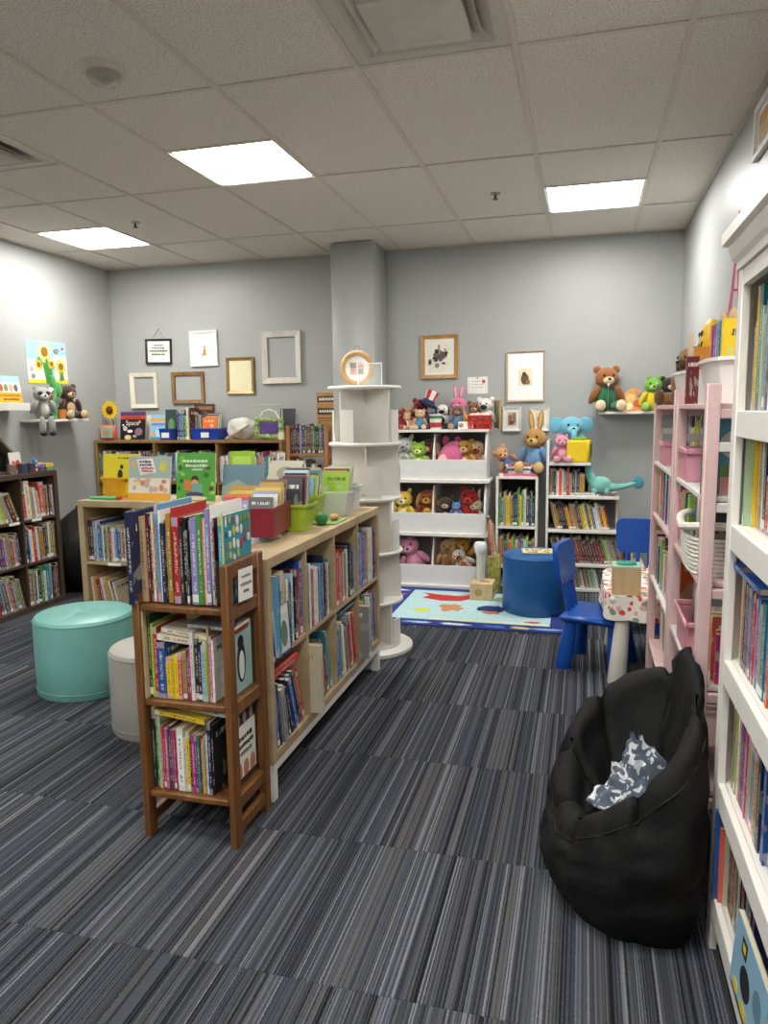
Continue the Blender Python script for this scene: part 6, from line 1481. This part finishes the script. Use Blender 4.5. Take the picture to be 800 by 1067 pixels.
face_book((-3.31, 6.05, ZW), -90, 3, .02, .2, .31, lin('#4a2620'), 'tall dark red brown book standing behind the large blue bin', [('e', .1, .18, .05, .07, '#7a4a3a'), ('r', .02, .26, .18, .29, '#8a6a4a')], G)
t = thing('cloth_bag', 'crumpled white drawstring cloth bag on the wide bookcase', 'bag', (-2.88, 5.93, ZW))
vs = []; fs = []; NA = 40; n = 16
for j in range(n + 1):
    s = j / n
    for i in range(NA):
        a = 2 * math.pi * i / NA; r = math.sin(math.pi * (s * .93 + .05)) ** .6
        p = Vector((.17 * r * math.cos(a) * (1 - .25 * s), .09 * r * math.sin(a), .19 * s)); w = noise.noise(p * 16) * .03 + noise.noise(p * 34) * .012; p += Vector((math.cos(a), math.sin(a), .3)) * w; vs.append((p.x, p.y, max(0, p.z)))
for j in range(n):
    for i in range(NA): i2 = (i + 1) % NA; fs.append((j * NA + i, j * NA + i2, (j + 1) * NA + i2, (j + 1) * NA + i))
MB().add(vs, fs + [tuple(range(NA))[::-1], tuple(n * NA + i for i in range(NA))]).build('bag_body', mat('bag_cloth', '#c9c6bc', .9, .12, 20, .4, 90), t, ang=80)
MB().tube([(-.1, -.12, .01), (-.02, -.125, .05), (.06, -.11, .1), (.12, -.09, .13)], .008, 8).build('drawstring', mat('string_tan', '#b8aa94', .9), t)
t = thing('flower_frame', 'mossy green frame with purple centre and white handle', 'basket frame', (-2.60, 5.88, ZW))
MS = mat('moss_green', '#8fa068', .95, .4, 50, .9, 160)
mb = MB(); rg = random.Random(9)
for i in range(46):
    a = 2 * math.pi * i / 46; x = max(-.11, min(.11, .15 * math.cos(a))); z = .095 + max(-.07, min(.07, .1 * math.sin(a))); mb.ell((x, rg.uniform(-.01, .01), z), (rg.uniform(.018, .03),) * 3, nu=8, nv=6)
mb.build('moss_surround', MS, t); MB().box((-.085, -.02, .04), (.085, .0, .15), bev=.01).build('purple_panel', mat('purple_felt', '#57407e', .9, .15, 40), t)
MB().tube([(-.1, 0, .16), (-.06, 0, .235), (0, 0, .255), (.06, 0, .235), (.1, 0, .16)][::-1], .006, 8).build('handle', mat('handle_white', '#e2ddcf', .5), t); MB().tube([(-.13, 0, .17), (-.13, 0, .285), (.12, 0, .3), (.12, 0, .17)], .006, 8).build('wire_frame', mat('pale_green_wire', '#b8c49a', .5), t)
face_book((-2.50, 6.04, ZW), -90, 4, .012, .14, .26, lin('#3a3c40'), 'charcoal book standing behind the mossy frame', None, G)
o = tag(MB().box((-.025, -.02, 0), (.025, .02, .06), bev=.004).build('cream_candle', mat('candle_cream', '#d8cfb2', .6)), 'small cream block candle at the end of the wide bookcase', 'candle'); o.location = (-2.475, 5.84, ZW); MB().tube([(0, 0, .06), (0, 0, .068)], .0015, 5).build('wick', VDARK, o)

# ------------------------------------------------------------------ on the dark left bookcase (top z 1.008)
ZD = 3 * .3 + 2 * .016 + 2 * .038 + .0005
t = thing('house_display', 'grey house shaped wooden display box on the dark bookcase', 'display box', (-4.0, 4.32, ZD), R(90))
GH = mat('house_grey', '#6a665e', .6); pts = [(-.15, 0), (.15, 0), (.15, .12), (.0, .26), (-.15, .12)]; inn = [(-.135, .015), (.135, .015), (.135, .113), (0, .238), (-.135, .113)]
for i in range(5):
    j = (i + 1) % 5; MB().add([(pts[i][0], -.05, pts[i][1]), (pts[j][0], -.05, pts[j][1]), (inn[j][0], -.05, inn[j][1]), (inn[i][0], -.05, inn[i][1]), (pts[i][0], .05, pts[i][1]), (pts[j][0], .05, pts[j][1]), (inn[j][0], .05, inn[j][1]), (inn[i][0], .05, inn[i][1])], [(0, 1, 2, 3), (7, 6, 5, 4), (0, 4, 5, 1), (3, 2, 6, 7), (1, 5, 6, 2), (0, 3, 7, 4)]).build('board', wood('house_board', '#5f5a52', '#8a7a62', .6), t, ang=0)
MB().prism(inn, .004, M=T(0, .046, 0)).build('back_panel', mat('house_back', '#3f3b36', .8), t, ang=0)
face_book((-3.92, 4.42, ZD), 0, 6, .008, .11, .15, lin('#e6e2da'), 'white card with red poppy drawing before the house display', [('e', .055, .05, .035, .028, '#c8402a'), ('e', .035, .07, .02, .02, '#d85a34'), ('e', .075, .075, .018, .02, '#c8402a')])
for i, (y, c) in enumerate(((4.33, '#7a6a60'), (4.45, '#3f4a60'), (4.52, '#4a3a44'))):
    t = thing('tin_can', ['brown', 'blue grey', 'plum'][i] + ' small tin standing along the dark bookcase edge', 'tin', (-3.895 + (.0 if i else .01), y, ZD), 0)
    MB().lathe([(.03, 0), (.03, .07), (.028, .072)], 24).build('body', mat('tin_%d' % i, c, .4, .3, 60), t); MB().lathe([(.0305, .066), (.0305, .071)], 24).build('lid_ring', mat('tin_ring', '#b8b4ac', .3, metal=.8), t)
for i, (y, z, c) in enumerate(((4.575, 0, '#c05a34'), (4.575, .032, '#3a6aa8'), (4.575, .064, '#3f7fc0'))):
    o = tag(MB().box((-.016, -.016, 0), (.016, .016, .031), bev=.004).build('toy_block', mat('tblock_%d' % i, c, .5)), ['orange', 'blue', 'light blue'][i] + f' toy block, {["lowest", "middle", "topmost"][i]} of the small tower', 'toy block', 'toy blocks on the dark bookcase'); o.location = (-3.9, y, ZD + z); MB().lathe([(.008, 0), (.008, .0006)], 12, M=T(.0161, 0, .0155) @ Matrix.Rotation(R(90), 4, 'Y')).build('painted_dot', LABELW, o)
G = 'flat books on the dark bookcase'
for i, (c, y) in enumerate((('navy', 4.635), ('purple', 4.64), ('lavender', 4.63))): flat_book(c, .018, .14, .075, (-3.885, y, ZD + .0185 * i), R(90), f'{["lowest", "second", "third"][i]} {c} book of the small flat pile beside toy blocks', G)
for i, c in enumerate(('green', 'yellow')):
    o = flat_book(c, .026, .13, .078, (-3.885, 4.716, ZD + .0265 * i), R(90), f'{c} flat book at the far end of the dark bookcase top', G)

# ------------------------------------------------------------------ pink ladder shelves along the right wall
PINK = wood('pink_paint', '#cfadaa', '#dcbfbb', .5, (30, 30, 6)); PWH = mat('ladder_white', '#dedbd4', .45, .03)
PX0, PX1 = .335, .672
SH = [1.425, 1.168, .925, .62, .3]
def ladder(label, y0, y1):
    t = thing('ladder_shelf', label, 'shelf', (0, 0, 0))
    for y in (y0, y1):
        for x in (PX0 - .018, PX1 - .018): MB().box((x, y - .018, 0), (x + .036, y + .018, 1.478), bev=.003).build('post', PINK, t)
        for z in SH + [1.335]: MB().box((PX0 + .018, y - .011, z - .042), (PX1 - .018, y + .011, z - .016), bev=.002).build('rung', PWH if z in (1.335, 1.168) else PINK, t)
    for z in SH:
        MB().box((PX0 - .012, y0 + .0185, z - .016), (PX1 + .01, y1 - .0185, z), bev=.002).build('shelf', PWH if z in (1.168, .62) else PINK, t)
    return t
ladder('pink ladder shelf unit standing between bean bag and right wall', 2.19, 2.855)
ladder('pink ladder shelf unit next to the kids table', 2.93, 3.72)
PINKP = mat('pink_plastic', '#d796a4', .35, .04); WHP = mat('white_bin_plastic', '#e2e0db', .3, .02)
# top shelf bins (z 1.425)
ZP = 1.4255
open_bin('white_bin', 'white plastic bin on top of the far pink shelf', (.475, 3.36, ZP), R(90), .38, .17, .44, .22, .135, WHP, round_=True)
open_bin('white_bin', 'white plastic bin of bright books on top of the near pink shelf', (.475, 2.60, ZP), R(90), .3, .17, .36, .22, .14, WHP, round_=True)
G = 'bright books in the white bins'
for i, (c, y) in enumerate((('magenta', 2.70), ('purple', 2.64), ('lavender', 2.60), ('teal', 2.56), ('yellow', 2.50))):
    b = make_book(.03, .15, .25, c); b.matrix_world = T(.40, y + .02, ZP + .006) @ RZ(R(-90)); tag(b, f'{c} book standing in the near white bin', 'book', G)
for i, (c, y) in enumerate((('blue', 3.50), ('cream', 3.475), ('navy', 3.45))):
    b = make_book(.018, .14, .24, c); b.matrix_world = T(.42, y, ZP + .006) @ RZ(R(-90)); tag(b, f'{c} book standing in the far white bin', 'book', G)
t = thing('orange_box', 'orange gift box with purple flower in the far white bin', 'box', (.45, 3.30, ZP + .006), 0)
MB().box((-.05, -.045, 0), (.05, .045, .225), bev=.004).build('box_body', mat('orange_card', '#d98f2c', .5), t); MB().ell((-.05, 0, .17), (.004, .028, .028)).build('purple_flower', mat('purple_card', '#6a4a80', .5), t)
t = thing('smiley_balloon', 'yellow round smiling cushion above the orange box', 'cushion', (.50, 3.38, ZP + .006), 0)
MB().lathe([(.02, 0), (.02, .2)], 12).build('holder', mat('holder_yellow', '#d9b32a', .5), t); MB().ell((0, 0, .26), (.045, .1, .085), nu=24, nv=16).build('cushion_body', mat('smiley_yellow', '#edc018', .5), t)
for y in (-.03, .03): pp(t, 'eye', (-.042, y, .285), (.005, .009, .013), EYE)
MB().tube([(-.0415, -.045, .25), (-.043, -.02, .232), (-.0445, .0, .228), (-.043, .02, .232), (-.0415, .045, .25)], .003, 6).build('smile', EYE, t)
plush('plush_giraffe', 'tan plush giraffe head peeking from the far white bin', 'dog', (.47, 3.66, ZP), .28, rz=R(-60), c='#a87a44', c2='#6a4424')
plush('plush_monkey', 'shaggy brown plush lying over the bright books', 'bear', (.53, 2.66, ZP + .25), .2, rz=R(-80), c='#a87f48', c2='#d8b882')
t = thing('toy_ukulele', 'small orange toy ukulele leaning on the top pink shelf', 'toy guitar', (.352, 2.80, ZP), R(-90))
OW = mat('ukulele_orange', '#d88a54', .4); MB().ell((0, 0, .055), (.045, .014, .055)).build('body', OW, t); MB().ell((0, 0, .11), (.034, .013, .04)).build('upper_body', OW, t); MB().box((-.009, -.01, .13), (.009, .006, .24)).build('neck', mat('ukulele_neck', '#c9b49a', .4), t); MB().lathe([(.014, 0), (.014, .002)], 16, M=T(0, -.0135, .085) @ Matrix.Rotation(R(90), 4, 'X')).build('sound_hole', EYE, t)
b = make_book(.02, .035, .16, 'maroon'); b.matrix_world = T(.332, 2.765, ZP + .001) @ RZ(R(-90)); tag(b, 'maroon book standing before the near white bin', 'book')
# pink wire tower
t = thing('wire_tower', 'tall pink wire tower ornament behind the white bookcase', 'ornament', (.545, 3.16, ZP))
PW = mat('pink_wire', '#c85a7c', .4); Ht = .72
def wleg(sx, sy): return [(sx * .05 * (1 - q) ** 1.6, sy * .05 * (1 - q) ** 1.6, Ht * q) for q in (0, .12, .25, .4, .6, .8, 1)]
for sx in (-1, 1):
    for sy in (-1, 1): MB().tube(wleg(sx, sy), .0035, 6).build('wire_leg', PW, t)
for q in (.12, .25, .4, .6, .8):
    w = .05 * (1 - q) ** 1.6; MB().tube([(-w, -w, Ht * q), (w, -w, Ht * q), (w, w, Ht * q), (-w, w, Ht * q)], .003, 6, closed=True).build('wire_ring', PW, t)
# shelf contents: each shelf facing -X, rows run along -Y
G = 'books on the pink ladder shelves'
row((.43, 2.83, 1.1685), R(-90), set_seq('navy,purple,magenta,black,teal,pale green,white,lime,charcoal,dark green,sky blue', (.012, .026), (.17, .235), (.14, .18), 21), 'the double post', 'second shelf of near pink unit', G, .5, fill=['lavender', 'magenta', 'white', 'pale blue', 'grey', 'yellow', 'lime', 'coral', 'cream', 'purple', 'orange', 'teal'], seed=3, far=True)
row((.425, 3.69, 1.1685), R(-90), set_seq('pale blue,grey,white,lavender,purple,magenta,cream,lime,white,yellow,tan', (.012, .024), (.16, .225), (.14, .18), 22), 'the table end', 'second shelf of far pink unit', G, .73, fill=['lavender', 'magenta', 'white', 'pale blue', 'grey', 'yellow', 'lime', 'coral', 'cream', 'purple', 'orange', 'teal'], seed=4, far=True)
face_book((.415, 2.235, 1.169), -95, 2, .012, .19, .235, lin('#3f7f9a'), 'blue meadow picture book facing out at the near pink unit end', [('r', 0, 0, .045, .235, '#24523c'), ('e', .09, .14, .045, .04, '#b9b6ae'), ('r', .05, .05, .19, .085, '#6f8f4a'), ('r', .05, 0, .19, .05, '#c98a8a')], G)
row((.335, 2.83, .9255), R(-90), set_seq('magenta,pink,maroon,cream,yellow,tan', (.014, .028), (.17, .215), (.14, .17), 23), 'the double post', 'third shelf of near pink unit', G, .24, fill=['lavender', 'magenta', 'white', 'pale blue', 'grey', 'yellow', 'lime', 'coral', 'cream', 'purple', 'orange', 'teal'], seed=5, far=True)
row((.335, 3.69, .9255), R(-90), set_seq('orange,brown,magenta,lime,dark green,pale green,white,teal,coral,pink', (.016, .03), (.18, .218), (.14, .17), 24), 'the table end', 'third shelf of far pink unit', G, .73, fill=['lavender', 'magenta', 'white', 'pale blue', 'grey', 'yellow', 'lime', 'coral', 'cream', 'purple', 'orange', 'teal'], seed=6, far=True)
row((.335, 3.69, .6205), R(-90), set_seq('tan,grey,white,lavender,maroon,pink,cream,grey,pale blue,charcoal', (.014, .026), (.16, .25), (.14, .17), 25), 'the table end', 'fourth shelf of far pink unit', G, .73, fill=['lavender', 'magenta', 'white', 'pale blue', 'grey', 'yellow', 'lime', 'coral', 'cream', 'purple', 'orange', 'teal'], seed=7, far=True)
row((.37, 3.69, .3005), R(-90), set_seq('red,cream,yellow,navy,white', (.014, .026), (.16, .25), (.14, .17), 26, lean=8), 'the table end', 'lowest shelf of far pink unit', G, .7, fill=['lavender', 'magenta', 'white', 'pale blue', 'grey', 'yellow', 'lime', 'coral', 'cream', 'purple', 'orange', 'teal'], seed=8, far=True)
# pink hanging baskets on the second shelf
def pink_basket(label, loc, w, d, h):
    t = thing('pink_basket', label, 'basket', loc, R(90))
    n = max(5, int(w / .022))
    for (y, s) in ((-d / 2, 1), (d / 2, -1)):
        MB().box((-w / 2 - .006, y - .004, h - .018), (w / 2 + .006, y + .004, h), bev=.003).build('rim', PINKP, t)
        for i in range(n + 1):
            x = -w / 2 + w * i / n; MB().box((x * .9 - .005, y * .9 - .002, .003), (x * .9 + .005, y * .9 + .002, h - .018)).build('slat', PINKP, t)
    for x in (-w / 2, w / 2):
        MB().box((x - .004, -d / 2 + .004, h - .018), (x + .004, d / 2 - .004, h), bev=.003).build('rim', PINKP, t)
        MB().box((x * .9 - .002, -d / 2 * .88, .003), (x * .9 + .002, d / 2 * .88, h - .018)).build('end_panel', PINKP, t)
    MB().box((-w / 2 * .92, -d / 2 * .92, 0), (w / 2 * .92, d / 2 * .92, .004)).build('base', PINKP, t)
    return t
pink_basket('small pink plastic basket on the shelf lip of the near pink unit', (.372, 2.72, 1.169), .2, .09, .11)
pink_basket('small pink plastic basket on the shelf lip of the far pink unit', (.37, 3.45, 1.169), .18, .085, .1)
pink_basket('pink slotted basket of grey books on the fourth pink shelf', (.42, 2.55, .6205), .3, .2, .13)
row((.37, 2.65, .6245), R(-90), set_seq('charcoal,grey,white,grey,pale blue,grey', (.02, .03), (.18, .23), (.12, .14), 27), 'the double post', 'inside the pink slotted basket', G, far=True)
row((.37, 2.37, .6205), R(-90), set_seq('tan,mustard,yellow,olive', (.02, .03), (.14, .2), (.12, .14), 28), 'the basket', 'fourth shelf of near pink unit', G, .16, fill=['lavender', 'magenta', 'white', 'pale blue', 'grey', 'yellow', 'lime', 'coral', 'cream', 'purple', 'orange', 'teal'], seed=9, far=True)
# wicker basket on the third shelf of near unit
t = thing('wicker_basket', 'white woven wicker basket of books on the near pink unit', 'basket', (.41, 2.42, .9255), R(90))
WK = mat('wicker_white', '#dcd8cc', .6, .12, 60)
def bring(z, grow):
    o = []; w, d = .30 + grow, .19 + grow
    for i in range(40):
        a = 2 * math.pi * i / 40; e = 4; c_, s_ = math.cos(a), math.sin(a); r = 1 / ((abs(c_) / (w / 2)) ** e + (abs(s_) / (d / 2)) ** e) ** (1 / e); o.append((r * c_, r * s_, z))
    return o
for k in range(9):
    z = .006 + .0125 * k; pts = bring(z, .002 * k); pts = [(p[0] * (1 + .008 * (-1) ** (i + k)), p[1] * (1 + .012 * (-1) ** (i + k)), p[2]) for i, p in enumerate(pts)]
    MB().tube(pts, .0062, 6, closed=True).build('woven_strand', WK, t)
MB().tube([(p[0], p[1], .125 + .025 * abs(p[0]) / .16) for p in bring(0, .03)], .012, 8, closed=True).build('braided_rim', WK, t)
for i in range(0, 40, 2):
    a, b = bring(.0, -.012)[i], bring(.118, .008)[i]; MB().tube([a, b], .003, 5).build('stake', WK, t)
MB().box((-.14, -.08, .001), (.14, .08, .005)).build('base', WK, t)
G2 = 'books in the white wicker basket'
row((.35, 2.565, .932), R(-90), set_seq('teal,sky blue,orange,white,tan,grey,brown,charcoal', (.016, .028), (.195, .22), (.09, .1), 29), 'the double post', 'in the wicker basket', G2, far=True)

FAR.build()
